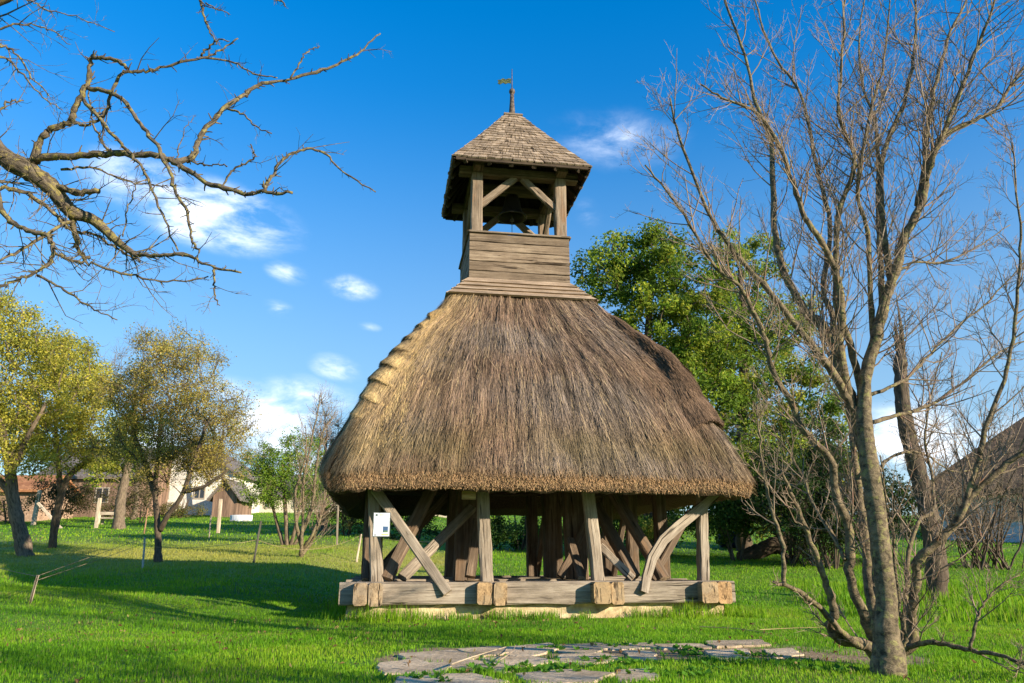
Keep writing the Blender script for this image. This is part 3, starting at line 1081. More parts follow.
# ---- bell stage: parapet boards, corner posts, plates, braces
HB, ZB0, ZB1 = .833, 5.05, 5.86
for k in range(4):
    a0 = k * math.pi / 2
    ca, sa = math.cos(a0), math.sin(a0)
    g = MB()
    edges = [ZB0, 5.20, 5.37, 5.55, 5.71, ZB1]
    for b0, b1 in zip(edges[:-1], edges[1:]):
        hl = HB - (.031 if k % 2 else 0)
        p0, p1 = (-hl, -HB + .015, (b0 + b1) / 2), (hl, -HB + .015, (b0 + b1) / 2)
        rot = lambda p: (p[0] * ca - p[1] * sa, p[0] * sa + p[1] * ca, p[2])
        g.timber(rot(p0), rot(p1), .03 + rng.uniform(-.006, .006), b1 - b0 - .013, side=rot((0, 1, 0)), segs=10, jit=.004, ch=.006, c=np.array([1, .96, .91]) * rng.uniform(.72, 1.2))
    g.timber(rot((-HB + .07, -HB + .05, (ZB0 + ZB1) / 2)), rot((HB - .07, -HB + .05, (ZB0 + ZB1) / 2)), .02, ZB1 - ZB0 - .02, side=rot((0, 1, 0)), segs=4, jit=0, ch=.004, c=(.3, .28, .26))
    g.timber(rot((-HB - .01, -HB + .0, ZB1 + .018)), rot((HB + .01, -HB + .0, ZB1 + .018)), .07, .03, side=rot((0, 1, 0)), segs=6, jit=.002, ch=.004)
    g.build('parapet', M['board'], tower)
WT = [M['wood_tower'], M['end']]
for su in (-1, 1):
    for sv in (-1, 1):
        MB().timber((su * .715, sv * .715, 4.95), (su * .715, sv * .715, 6.98), .185, .185, side=(1, 0, 0), segs=10, jit=.004, ch=.012).build('corner_post', M['wood_tower'], tower)
for v_ in (-.715, .715):
    MB().timber((-1.02, v_, 7.03), (1.02, v_, 7.03), .17, .15, side=(0, 1, 0), segs=6).build('head_plate', M['wood_in'], tower)  # darker timber, so the colour holds the shade below the eave
    for su in (-1, 1):
        brace(((su * .66, v_, 6.42), (su * .06, v_, 6.97)), .115, .09, WT)
for u in (-.715, .715):
    MB().timber((u, -1.02, 7.07), (u, 1.02, 7.07), .17, .15, side=(1, 0, 0), segs=6).build('head_plate', M['wood_in'], tower)  # eave shade put into the darker timber here as well
    for sv in (-1, 1):
        brace(((u, sv * .66, 6.42), (u, sv * .06, 7.0)), .115, .09, WT, side=(1, 0, 0))

# ---- shingled roof
EZ, EH, AZ, AH = 7.06, 1.155, 8.56, .15


def roofpt(k, f, x):
    """side k, f 0 at the eave .. 1 at the top, x -1..1 along the side"""
    z = EZ + (AZ - EZ) * f
    h = EH + (AH - EH) * (f + .06 * f * (1 - f))          # a slight kick out at the eave
    a0 = k * math.pi / 2
    px_, py_ = x * h, -h
    return np.array((px_ * math.cos(a0) - py_ * math.sin(a0), px_ * math.sin(a0) + py_ * math.cos(a0), z))


g = MB()
rows = 19
for k in range(4):
    for r_ in range(rows):
        f0, f1 = r_ / rows - .012, min(1.0, (r_ + 1.45) / rows)
        h = EH + (AH - EH) * max(0, f0)
        cnt = max(3, int(round(2 * h / .135)))
        xs = np.linspace(-1, 1, cnt + 1)
        xs[1:-1] += rng.uniform(-.25, .25, cnt - 1) * (2 / cnt)
        for a, b_ in zip(xs[:-1], xs[1:]):
            gap = .004 / h
            fj = f0 + rng.uniform(-.010, .010)
            lo = [roofpt(k, fj, a + gap), roofpt(k, fj + rng.uniform(-.004, .004), b_ - gap)]
            hi = [roofpt(k, f1, b_ - gap), roofpt(k, f1, a + gap)]
            a0 = k * math.pi / 2
            nrm = np.array((math.sin(a0) * .8, -math.cos(a0) * .8, .6))
            nrm /= np.linalg.norm(nrm)
            th = .024 + rng.uniform(0, .012)
            v = [lo[0] + nrm * th, lo[1] + nrm * th, hi[0] + nrm * .006, hi[1] + nrm * .006, lo[0], lo[1], hi[0] - nrm * .004, hi[1] - nrm * .004]
            off = rng.uniform(0, 30, 3)
            L_ = (f1 - f0) * 2.0
            tcv = np.array([(0, 0, 0), (0, .13, 0), (L_, .13, 0), (L_, 0, 0)] * 2) + off
            tn = np.array([1, .96, .92]) * rng.uniform(.68, 1.22)
            g.add(v, [(0, 1, 2, 3), (7, 6, 5, 4), (0, 4, 5, 1), (1, 5, 6, 2), (3, 7, 4, 0)], tc=tcv, c=tn)
sr = g.build('shingle_roof', M['shingle'], tower)
g = MB()
for k in range(4):                                        # boarding and rafters under the shingles
    ii = [roofpt(k, f, x) - np.array((0, 0, .05)) for f, x in ((.0, -1), (.0, 1), (1, 1), (1, -1))]
    g.add(ii, [(3, 2, 1, 0)], tc=[(0, 0, 0), (2.3, 0, 0), (1.2, 2, 0), (1.0, 2, 0)])
for k in range(4):
    for x in (-.85, -.5, -.17, .17, .5, .85):
        p0, p1 = roofpt(k, .02, x) - np.array((0, 0, .11)), roofpt(k, .9, x) - np.array((0, 0, .11))
        g.timber(p0, p1, .07, .08, segs=3)
    g.timber(roofpt(k, .01, -.97) - np.array((0, 0, .055)), roofpt(k, .01, .97) - np.array((0, 0, .055)), .04, .06, segs=4)
g.build('roof_boarding', M['roof_under'], sr)
g = MB()
zt = AZ + .025
g.timber((-.175, 0, zt), (.175, 0, zt), .35, .035, side=(0, 1, 0), segs=2)
cap_ = g.build('roof_cap', M['board'], tower)
MB().lathe([(.0, 8.58), (.065, 8.58), (.06, 8.68), (.042, 8.95), (.035, 9.14), (.0, 9.14)], (0, 0, 0), 14).build('finial', M['iron'], tower, True)
fin_rod = MB().tube([(0, 0, 9.1), (0, 0, 9.66)], [.011, .007], 8).build('vane_rod', M['iron'], tower, True)
MB().lathe([(0, 9.10), (.03, 9.11), (.052, 9.14), (.058, 9.17), (.05, 9.20), (.03, 9.225), (0, 9.235)], (0, 0, 0), 16).build('ball', M['iron'], tower, True)
g = MB()
flag = [(-.015, 9.36), (-.06, 9.365), (-.10, 9.345), (-.14, 9.36), (-.19, 9.33), (-.225, 9.345), (-.21, 9.365), (-.225, 9.39), (-.18, 9.40), (-.14, 9.425), (-.10, 9.41), (-.06, 9.43), (-.015, 9.43)]
k = len(flag)
flag = [(x * 1.22, 9.395 + (z - 9.395) * 1.5) for x, z in flag]
v = [(x, -.006, z) for x, z in flag] + [(x, .006, z) for x, z in flag]
g.add(v, [(a, a + k, (a + 1) % k + k, (a + 1) % k) for a in range(k)], ngons=[list(range(k))[::-1], list(range(k, 2 * k))])
g.build('weather_vane', M['vane'], tower)

# ---- the bell
g = MB()
zc = 6.60
g.lathe([(0, zc + .40), (.07, zc + .40), (.12, zc + .375), (.145, zc + .30), (.16, zc + .18), (.19, zc + .08), (.25, zc), (.268, zc - .03), (.24, zc - .03), (.18, zc + .05), (.14, zc + .2), (.11, zc + .33), (0, zc + .35)], (0, 0, 0), 28)
bell = g.build('bell', M['bronze'], tower, True)
MB().tube([(0, 0, zc + .33), (0, 0, zc - .02), (0, 0, zc - .09)], [.012, .016, .04], 10).build('clapper', M['iron'], bell, True)
MB().timber((-.72, 0, zc + .50), (.72, 0, zc + .50), .16, .17, side=(0, 1, 0), segs=5).build('headstock', M['wood_in'], tower)
MB().tube([(0, 0, zc - .08), (0, 0, 5.2)], .006, 6).build('bell_rope', M['wood_in'], tower)

# ------------------------------------------------------------------ notices on the belfry
def local_world(p):
    x, y, z = p
    return Vector((BC[0] + x * math.cos(BT) - y * math.sin(BT), BC[1] + x * math.sin(BT) + y * math.cos(BT), z))


p0, p1 = lp(373, 536, -2.62), lp(390, 513, -2.62)
wd, ht = p1[0] - p0[0], p1[2] - p0[2]
sg = empty('information_board', local_world(((p0[0] + p1[0]) / 2, -2.60, p0[2])), BT)
tag(sg, 'white printed information sheet fixed to the left front post of the belfry', 'sign')
MB().box((-wd / 2 - .008, 0, -.008), (wd / 2 + .008, .02, ht + .008), c=(.10, .11, .10)).build('backing', M['plain'], sg)
MB().timber((-wd * .1, .02, ht * .6), (-wd * .1, .16, ht * .6), .12, .05, side=(1, 0, 0), segs=1, jit=0).build('bracket', M['wood'], sg)
g = MB()
g.box((-wd / 2, -.004, 0), (wd / 2, -.0005, ht), c=(.72, .76, .78))
g.box((wd * .10, -.006, ht * .16), (wd * .42, -.0045, ht * .42), c=(.05, .10, .20))
g.box((wd * .14, -.0075, ht * .17), (wd * .40, -.0065, ht * .24), c=(.13, .20, .12))
g.box((wd * .02, -.006, ht * .035), (wd * .46, -.0045, ht * .10), c=(.50, .56, .22))
g.box((-wd * .44, -.006, ht * .03), (-wd * .30, -.0045, ht * .065), c=(.06, .06, .07))
g.box((-wd * .40, -.006, ht * .87), (-wd * .28, -.0045, ht * .95), c=(.05, .09, .09))
g.box((-wd * .15, -.006, ht * .90), (wd * .40, -.0045, ht * .93), c=(.50, .47, .25))
for k in range(9):
    x1 = wd * (.42 if k < 5 else .04) - rng.uniform(0, .03)
    g.box((-wd * .42, -.006, ht * (.80 - k * .068)), (x1, -.0045, ht * (.808 - k * .068)), c=(.52, .56, .58))
g.build('sheet', M['plain'], sg)
p0, p1 = lp(461, 500, -2.40), lp(475, 489, -2.40)
pl = empty('wooden_plaque', local_world(((p0[0] + p1[0]) / 2, -2.50, p0[2])), BT)
tag(pl, 'small yellowish wooden plaque hanging in the shade under the thatch eave beside the second post', 'plaque')
wd, ht = p1[0] - p0[0], p1[2] - p0[2]
MB().timber((-wd / 2, 0, ht / 2), (wd / 2, 0, ht / 2), .02, ht, side=(0, 1, 0), segs=3, jit=.002, ch=.004, c=(1.5, 1.3, .7)).build('panel', M['wood_tower'], pl)
MB().tube([(-wd * .3, .005, ht), (-wd * .3, .005, ht + .25)], .004, 5).build('hanger', M['iron'], pl)
MB().tube([(wd * .3, .005, ht), (wd * .3, .005, ht + .25)], .004, 5).build('hanger', M['iron'], pl)

#@@TREES
# ------------------------------------------------------------------ branches
def smooth_path(P, per=5):
    P = [np.array(p, float) for p in P]
    if len(P) < 3:
        return np.array([P[0] + (P[-1] - P[0]) * f for f in np.linspace(0, 1, per + 1)])
    Q = [2 * P[0] - P[1]] + P + [2 * P[-1] - P[-2]]
    out = []
    for i in range(1, len(Q) - 2):
        for f in np.linspace(0, 1, per, endpoint=False):
            a, b_, c_, d = Q[i - 1], Q[i], Q[i + 1], Q[i + 2]
            out.append(.5 * (2 * b_ + (c_ - a) * f + (2 * a - 5 * b_ + 4 * c_ - d) * f * f + (3 * b_ - a - 3 * c_ + d) * f ** 3))
    out.append(P[-1])
    return np.array(out)


def unit(v):
    return v / (np.linalg.norm(v) + 1e-9)


def twig(mb, p, d, length, r0, level, up=.25, wig=.16, kids=(5, 4), c=(1, 1, 1), spread=(.5, 1.0), ratio=.5, stub=False):
    """a shoot and its side shoots"""
    n = max(3, int(length / (.10 if level else .07)))
    n = min(n, 9)
    pts, dirs = [np.array(p, float)], []
    d = unit(np.array(d, float))
    for i in range(n):
        d = unit(d + rng.normal(0, wig, 3) + np.array([0, 0, up]) * .35)
        pts.append(pts[-1] + d * length / n)
        dirs.append(d)
    rad = np.linspace(r0, r0 * (.35 if level else .45), n + 1)
    mb.tube(pts, rad, 5 if r0 > .006 else (4 if r0 > .0025 else 3), c=c, cap=False)
    if level > 0:
        k = kids[len(kids) - level] if level <= len(kids) else kids[0]
        k = max(1, int(rng.poisson(k)))
        for _ in range(k):
            f = rng.uniform(.22, 1.0)
            i = min(int(f * n), n - 1)
            q_ = pts[i] + (pts[i + 1] - pts[i]) * (f * n - i)
            a = unit(np.cross(dirs[i], rng.normal(0, 1, 3)))
            ang = rng.uniform(*spread)
            dd = dirs[i] * math.cos(ang) + a * math.sin(ang)
            twig(mb, q_, dd, length * ratio * rng.uniform(.55, 1.15) * (1.15 - .5 * f), max(r0 * .55 * (1.1 - .5 * f), .0012), level - 1, up, wig, kids, c, spread, ratio)


def limb(mb, path, r0, r1, sides=9, c=(1, 1, 1), knob=.05, per=6, wob=.008):
    P = smooth_path(path, per)
    P[1:-1] += rng.normal(0, wob, (len(P) - 2, 3))
    rad = np.linspace(r0, r1, len(P)) * (1 + rng.normal(0, knob, len(P)))
    mb.tube(P, rad, sides, c=c, rough=.04)
    return P, rad


def sprout(mb, P, rad, n, length, level=2, f0=.15, up=.3, kids=(5, 4), spread=(.5, 1.05), rmax=.012, wig=.14, ratio=.5, c=(1, 1, 1)):
    """side shoots along a limb"""
    T = np.gradient(P, axis=0)
    for _ in range(n):
        f = f0 + (1 - f0) * rng.uniform(0, 1) ** .8
        i = min(int(f * (len(P) - 1)), len(P) - 1)
        a = unit(np.cross(T[i], rng.normal(0, 1, 3)))
        ang = rng.uniform(*spread)
        d = unit(T[i]) * math.cos(ang) + a * math.sin(ang)
        L = length * rng.uniform(.5, 1.2) * (1.15 - .55 * f)
        twig(mb, P[i], d, L, min(rmax, rad[i] * .5), level, up, wig, kids, c, spread, ratio)


# ------------------------------------------------------------------ the bare tree on the right
base = gp(889, 674)
D0 = base.y
RT = empty('bare_tree', tuple(base))
tag(RT, 'leafless young multi stemmed tree in the right foreground beside the paving', 'tree')


def rel(px, py, y):
    return at(px, py, y) - base


def path(pts, d0, d1):
    n_ = len(pts)
    return [rel(p[0], p[1], d0 + (d1 - d0) * (i / (n_ - 1)) ** 1.1) for i, p in enumerate(pts)]


U = .0074       # metres per pixel at the tree
tb, lb, wb = MB(), MB(), MB()
gb = np.array(base)
foot = [np.array((0, 0, -.15)), np.array((0, 0, .02)), np.array(rel(889, 656, D0)), np.array(rel(886, 630, D0)), np.array(rel(887, 600, D0)), np.array(rel(882, 560, D0)), np.array(rel(876, 510, D0)), np.array(rel(870, 470, D0)), np.array(rel(866, 440, D0)), np.array(rel(864, 408, D0)), np.array(rel(866, 380, D0 - .03))]
P = smooth_path(foot, 6)
rad = np.interp(np.linspace(0, 1, len(P)), [0, .10, .22, .34, .46, .7, .88, 1], [16.5 * U, 13.6 * U, 12 * U, 8.4 * U, 7.8 * U, 7.6 * U, 6.2 * U, 2 * U])
tb.tube(P, rad * (1 + rng.normal(0, .02, len(P))), 16, rough=.035)
LIMBS = [  # pixel path, depth from / to, radius px from / to, shoots, shoot length
    ([(870, 480), (861, 430), (848, 400), (830, 368), (810, 343), (779, 303), (740, 259), (721, 235), (703, 200), (679, 137), (670, 98)], 5.35, 4.9, 5.5, 1.2, 26, .75),
    ([(872, 478), (862, 440), (854, 408), (845, 385), (835, 350), (822, 325), (805, 311), (786, 276), (775, 238), (773, 176), (770, 133), (756, 105), (745, 56), (726, 3), (716, -40)], 5.33, 5.9, 8.0, 1.2, 34, .75),
    ([(862, 440), (852, 405), (840, 350), (842, 311), (835, 273), (823, 245), (805, 217), (791, 176), (773, 133), (752, 110), (722, 98), (700, 84)], 5.35, 4.7, 5.5, 1.0, 30, .7),
    ([(862, 430), (850, 400), (836, 350), (832, 312), (823, 290), (830, 225), (816, 165), (802, 98), (777, 60), (760, 20), (750, -30)], 5.4, 6.1, 5.0, 1.0, 30, .75),
    ([(870, 470), (866, 440), (864, 403), (866, 371), (877, 336), (884, 304), (895, 273), (904, 240), (922, 200), (929, 165), (943, 137), (970, 122), (995, 110), (1022, 70), (1050, 30)], 5.30, 5.0, 8.2, 1.4, 40, .75),
    ([(918, 205), (925, 165), (927, 130), (936, 81), (950, 32), (967, 0), (985, -50)], 5.15, 5.5, 4.0, 1.0, 26, .7),
    ([(926, 180), (936, 151), (960, 91), (978, 46), (992, 10), (1005, -40)], 5.1, 4.6, 3.6, 1.0, 24, .7),
    ([(892, 285), (883, 225), (881, 169), (888, 140), (904, 102), (913, 60), (916, 21), (913, -20), (918, -60)], 5.25, 5.7, 4.2, 1.0, 32, .75),
    ([(864, 400), (850, 345), (836, 300), (838, 218), (852, 176), (853, 151), (839, 119), (841, 70), (845, 7), (846, -50)], 5.35, 4.8, 4.2, .9, 30, .7),
    ([(882, 305), (880, 255), (878, 200), (876, 130), (862, 80), (860, 30), (868, -30)], 5.3, 6.0, 3.6, .9, 28, .75),
    ([(874, 342), (870, 290), (868, 232), (858, 195), (869, 120), (884, 60), (890, 0)], 5.3, 4.9, 3.4, .9, 26, .7),
    ([(874, 640), (865, 618), (850, 580), (850, 533), (836, 493), (830, 460), (803, 431), (793, 406), (775, 375), (765, 340), (752, 310), (738, 285), (716, 268), (690, 225), (662, 185), (645, 165)], 5.3, 4.6, 5.5, 1.0, 34, .65),
    ([(878, 660), (866, 645), (842, 640), (831, 629), (834, 611), (827, 586), (816, 557), (802, 518), (790, 493), (782, 470)], 5.3, 4.75, 6.5, 1.6, 16, .35),
    ([(872, 650), (850, 640), (822, 611), (799, 591), (774, 582)], 5.3, 4.6, 4.0, 2.0, 4, .3),
    ([(784, 585), (783, 547), (772, 511), (763, 472), (760, 440), (757, 405)], 4.65, 4.5, 2.2, .8, 14, .4),
    ([(895, 655), (912, 643), (911, 611), (916, 582), (918, 561), (932, 547), (954, 525), (968, 500), (989, 479), (1010, 461), (1030, 448), (1060, 425)], 5.3, 4.75, 6.0, 2.2, 26, .6),
    ([(955, 525), (961, 515), (975, 476), (982, 440), (997, 399), (1011, 350), (1018, 290), (1021, 238), (1015, 168), (1011, 142)], 5.0, 4.7, 3.4, .8, 26, .6),
    ([(896, 655), (914, 645), (939, 643), (971, 650), (1000, 655), (1030, 666), (1060, 672)], 5.3, 4.5, 3.2, 1.4, 8, .35),
    ([(970, 650), (977, 618), (982, 607), (1000, 585), (1020, 575)], 4.85, 4.8, 1.6, .7, 8, .35),
    ([(880, 640), (870, 590), (866, 547), (861, 508), (855, 461), (850, 420), (834, 370), (808, 300)], 5.5, 5.9, 6.6, 2.0, 16, .6),
    ([(899, 655), (905, 640), (900, 611), (895, 565), (893, 529), (886, 500), (880, 455)], 5.2, 5.0, 2.4, .9, 12, .45),
    ([(900, 650), (907, 597), (907, 561), (918, 522), (932, 511), (932, 476), (925, 440), (930, 400), (942, 352)], 5.35, 5.7, 3.0, .9, 20, .55),
    ([(860, 440), (880, 470), (884, 462), (905, 452), (925, 455), (950, 470), (975, 470)], 5.4, 6.2, 2.4, .9, 12, .5),
    ([(864, 425), (890, 417), (930, 405), (960, 385), (1000, 352), (1030, 340)], 5.3, 6.0, 2.6, 1.0, 22, .6),
    ([(870, 395), (900, 382), (925, 360), (955, 328), (990, 300), (1024, 262)], 5.3, 5.9, 2.2, .9, 24, .6),
    ([(895, 275), (915, 262), (945, 262), (975, 248), (1010, 225)], 5.2, 6.0, 1.9, .8, 22, .55),
    ([(845, 560), (835, 540), (812, 500), (800, 470), (780, 440), (762, 430)], 5.2, 5.6, 2.0, .8, 14, .5),
]
for k, (pp, d0, d1, r0, r1, ns_, ln) in enumerate(LIMBS):
    pth = path(pp, d0, d1)
    tgt = tb if k in (1, 4, 19) else lb
    if k in (12, 13, 14, 20):
        ns_ = int(ns_ * .55)
    P, rd = limb(tgt, pth, r0 * U * .88, r1 * U * .7, 10 if r0 > 4 else 7, per=5, wob=.004)
    sprout(wb, P, rd, int(ns_ * 1.25), ln, 2, .12, .45, kids=(6, 5), rmax=.0058)
tb.build('trunk', M['bark_young'], RT, True)
lb.build('limbs', M['bark_young'], RT, True)
m, n, b, o = mat('red_shoots')
t = attr(n, 'tc').outputs['Vector']
n.l.new(n.ramp(n.noise(t, 6, 4), [(.36, (.09, .06, .042)), (.52, (.27, .205, .14)), (.68, (.26, .125, .09))]), b.inputs['Base Color'])
b.inputs['Roughness'].default_value = .6
M['shoot'] = m
wb.build('twigs', M['shoot'], RT)

# dead trunk further back on the right, top broken off
DT = empty('dead_tree', tuple(gp(937, 601)))
base = Vector(DT.location)
dd_ = base.y
tag(DT, 'thick dark leaning trunk with a broken top, standing behind the bare tree', 'tree')
tb, wb = MB(), MB()
ud = dd_ / 760
pp = [(937, 606), (936, 560), (928, 510), (915, 462), (906, 425), (901, 385), (900, 350)]
P = smooth_path([rel(x, y, dd_) for x, y in pp], 7)
rad = np.linspace(9.6, 6.4, len(P)) * ud * (1 + rng.normal(0, .05, len(P)))
rad[-2:] *= (.8, .45)
tb.tube(P, rad, 14, rough=.10)
for (x0, y0, x1, y1, r_) in ((900, 356, 894, 322, 3.8), (903, 356, 897, 300, 2.6), (898, 350, 892, 333, 2.4)):
    tb.tube([rel(x0, y0, dd_), rel((x0 + x1) / 2 + 1, (y0 + y1) / 2, dd_), rel(x1, y1, dd_)], [r_ * ud, r_ * .7 * ud, .4 * ud], 7, rough=.2)
tb.build('trunk', M['bark_dark'], DT, True)
sprout(wb, P, rad, 16, .6, 2, .4, .3, kids=(5, 3), rmax=.012)
wb.build('twigs', M['bark_dark'], DT)

# tangled bare bush that hides the barn
BB = empty('bare_bush', tuple(gp(985, 568)))
base = Vector(BB.location)
tag(BB, 'tangled leafless bush in front of the dark roofed barn at the right edge', 'bush')
wb, lb = MB(), MB()
for k in range(46):
    a = rng.uniform(0, 2 * math.pi)
    d = unit(np.array([math.cos(a) * .45, math.sin(a) * .45, 1.0]))
    L = rng.uniform(1.8, 4.8)
    pts = [np.array([rng.normal(0, .6), rng.normal(0, .3), -.05])]
    for q_ in range(5):
        d = unit(d + rng.normal(0, .14, 3) + np.array([0, 0, .02]))
        pts.append(pts[-1] + d * L / 5)
    P, rd = limb(lb, pts, rng.uniform(.014, .03), .006, 6)
    sprout(wb, P, rd, 13, 1.0, 2, .15, .1, kids=(5, 4), rmax=.008, wig=.2)
lb.build('stems', M['bark_dark'], BB, True)
wb.build('twigs', M['shoot'], BB)
BB = empty('bare_bush', tuple(gp(822, 566)))
tag(BB, 'low dark leafless thicket between the right eave and the bare tree trunk', 'bush')
wb, lb = MB(), MB()
for k in range(46):
    a = rng.uniform(0, 2 * math.pi)
    d = unit(np.array([math.cos(a) * .6, math.sin(a) * .6, 1.0]))
    L = rng.uniform(1.0, 3.2)
    pts = [np.array([rng.normal(0, .5), rng.normal(0, .3), -.05])]
    for q_ in range(5):
        d = unit(d + rng.normal(0, .16, 3))
        pts.append(pts[-1] + d * L / 5)
    P, rd = limb(lb, pts, rng.uniform(.012, .022), .005, 6)
    sprout(wb, P, rd, 11, .9, 2, .15, .1, kids=(5, 4), rmax=.007, wig=.2)
lb.build('stems', M['bark_dark'], BB, True)
wb.build('twigs', M['bark_dark'], BB)

# ------------------------------------------------------------------ old fruit tree whose bough reaches in from the left
DL = 4.0
base = Vector((-4.3, 3.75, float(gz(-4.3, 3.75))))
FT = empty('fruit_tree', tuple(base))
tag(FT, 'old leafless fruit tree whose lichened bough reaches in at the upper left', 'tree')
tb, lb, wb = MB(), MB(), MB()
tp = [(0, 0, -.15), (.02, 0, .3), (.06, .02, .9), (.16, .06, 1.6), (.40, .12, 2.1), (.8, .18, 2.45)]
Z = lambda x, y, dep: np.array(rel(x * .4684, y * .4684, dep))
m1 = [Z(-90, 255, 3.95), Z(0, 330, 4.0), Z(60, 365, 4.0), Z(110, 400, 4.02), Z(150, 450, 4.05), Z(200, 470, 4.1), Z(250, 515, 4.1), Z(290, 545, 4.05)]
P = smooth_path([np.array(p) for p in tp] + m1, 7)
UL = .0058 * .4684
rad = np.interp(np.linspace(0, 1, len(P)), [0, .05, .35, .47, .6, .72, 1], [.19, .16, .13, 22 * UL, 20 * UL, 17 * UL, 5 * UL])
tb.tube(P, rad * (1 + rng.normal(0, .05, len(P))), 14, rough=.07)
m1P = P
BOUGH = [
    ([(70, 345), (90, 335), (160, 333), (240, 328), (320, 330), (370, 345), (440, 390), (520, 412), (560, 410), (625, 412)], 4.0, 3.7, 11, 3.4),
    ([(375, 345), (410, 335), (430, 290), (470, 240), (520, 205), (550, 182), (620, 168), (700, 145), (760, 115), (812, 72)], 3.9, 4.3, 8, 2.6),
    ([(70, 350), (85, 300), (110, 275), (150, 258), (160, 225), (185, 180), (195, 130), (205, 122), (250, 130), (270, 145)], 4.0, 3.8, 10, 4),
    ([(262, 152), (300, 152), (340, 145), (430, 122), (470, 108), (508, 82)], 3.8, 3.9, 4.5, 2),
    ([(430, 122), (500, 135), (550, 160), (592, 166)], 3.88, 3.95, 3, 1.5),
    ([(430, 120), (445, 100), (465, 86), (490, 88)], 3.88, 3.8, 3, 1.5),
    ([(187, 188), (230, 195), (265, 215), (300, 265), (340, 320), (370, 390), (395, 450), (410, 510), (425, 540)], 3.9, 3.5, 6, 2.4),
    ([(178, 212), (230, 275), (270, 320), (305, 360), (340, 440), (380, 535)], 3.9, 3.65, 5, 2),
    ([(558, 410), (575, 385), (600, 345), (640, 322), (690, 325), (730, 365), (802, 410)], 3.72, 3.9, 4.5, 1.8),
    ([(288, 545), (330, 545), (400, 545), (440, 565), (515, 582)], 4.05, 3.8, 5, 2.4),
    ([(455, 570), (458, 600), (458, 630), (470, 652)], 3.9, 3.9, 2.8, 1.4),
    ([(-60, 390), (0, 400), (60, 415), (110, 450), (150, 490), (200, 500), (250, 530), (300, 560)], 3.8, 4.3, 6, 2.4),
    ([(-10, 400), (10, 460), (60, 490), (105, 510), (112, 545), (80, 580), (30, 600), (-20, 620)], 3.85, 3.6, 6.5, 3),
    ([(150, 475), (130, 482), (60, 525), (0, 555), (-60, 575)], 4.05, 3.7, 5, 2.6),
    ([(112, 540), (150, 555), (200, 565), (290, 590), (370, 600), (445, 590)], 3.75, 3.9, 4, 1.8),
    ([(80, 588), (140, 620), (190, 655), (250, 683)], 3.7, 3.6, 3, 1.5),
    ([(100, 392), (130, 402), (170, 412), (212, 409)], 4.02, 3.95, 9, 7),
    ([(266, 150), (240, 190), (225, 240), (190, 265), (152, 262)], 3.85, 3.9, 4.5, 3.4),
    ([(150, 450), (160, 500), (175, 545), (190, 550)], 4.05, 4.2, 9, 4),
    ([(240, 328), (215, 300), (195, 250), (190, 195)], 3.95, 4.1, 3.4, 2),
    ([(130, 362), (200, 358), (260, 385), (320, 392), (360, 400)], 4.0, 4.4, 3.4, 1.4),
    ([(262, 505), (275, 440), (290, 400), (292, 380)], 4.1, 4.2, 2.0, 1.2),
    ([(470, 400), (500, 362), (530, 345), (545, 335), (535, 308)], 3.78, 3.7, 2.6, 1.6),
    ([(485, 232), (520, 246), (545, 268), (580, 285)], 4.0, 3.9, 3.0, 1.6),
    ([(410, 345), (440, 352), (470, 350), (485, 355)], 3.9, 3.8, 2.4, 1.4),
    ([(620, 168), (640, 135), (655, 112), (682, 98)], 4.1, 4.1, 2.8, 1.6),
    ([(378, 335), (385, 305), (400, 270), (418, 248)], 3.9, 4.0, 1.6, .9),
    ([(-120, 90), (-40, 75), (0, 95), (30, 110), (70, 165), (105, 205)], 3.3, 3.5, 4.0, 1.2),
    ([(-120, 60), (0, 62), (60, 52), (110, 65), (150, 95)], 3.3, 3.4, 3.0, 1.0),
    ([(-100, 130), (0, 120), (40, 150), (90, 205), (135, 235)], 3.2, 3.5, 3.2, 1.0),
    ([(-100, 0), (0, -10), (60, 0), (100, 20), (160, 35), (245, 68)], 3.3, 3.6, 2.8, .9),
    ([(-80, 260), (0, 235), (15, 218), (50, 215)], 3.6, 3.9, 3.6, 2.0),
    ([(300, -160), (380, -90), (425, -10), (432, 25), (445, 60), (462, 95)], 3.6, 3.7, 5, 1.6),
    ([(425, 2), (455, 15), (490, 32)], 3.62, 3.7, 2.2, 1.2),
    ([(380, -90), (480, -40), (560, -15), (600, 2), (610, 14)], 3.6, 3.7, 3, 1.6),
]
for k, (pp, d0, d1, r0, r1) in enumerate(BOUGH):
    n_ = len(pp)
    pth = [Z(x, y, d0 + (d1 - d0) * i / (n_ - 1)) for i, (x, y) in enumerate(pp)]
    P, rd = limb(lb, pth, r0 * UL * .86, r1 * UL * .8, 9 if r0 > 4 else 7, knob=.10, per=6, wob=.0045)
    Lpx = sum(math.hypot(pp[i + 1][0] - pp[i][0], pp[i + 1][1] - pp[i][1]) for i in range(n_ - 1))
    if k != 16:
        sprout(lb, P, rd, int(Lpx / 10), .05, 0, .05, .1, spread=(.7, 1.4), rmax=.0062)          # fruiting spurs
        dense = 2.3 if k in (10, 11, 12, 13, 14, 15, 17, 19, 20, 21) else (1.3 if k in (27, 28, 29, 30) else .6)
        sprout(wb, P, rd, int(Lpx / 58 * dense), .30, 1, .1, .05, kids=(3,), spread=(.6, 1.2), rmax=.0035, wig=.28)
sprout(wb, m1P[30:], np.full(len(m1P) - 30, .03), 44, .42, 1, .1, .0, kids=(4,), spread=(.6, 1.3), rmax=.005, wig=.28)
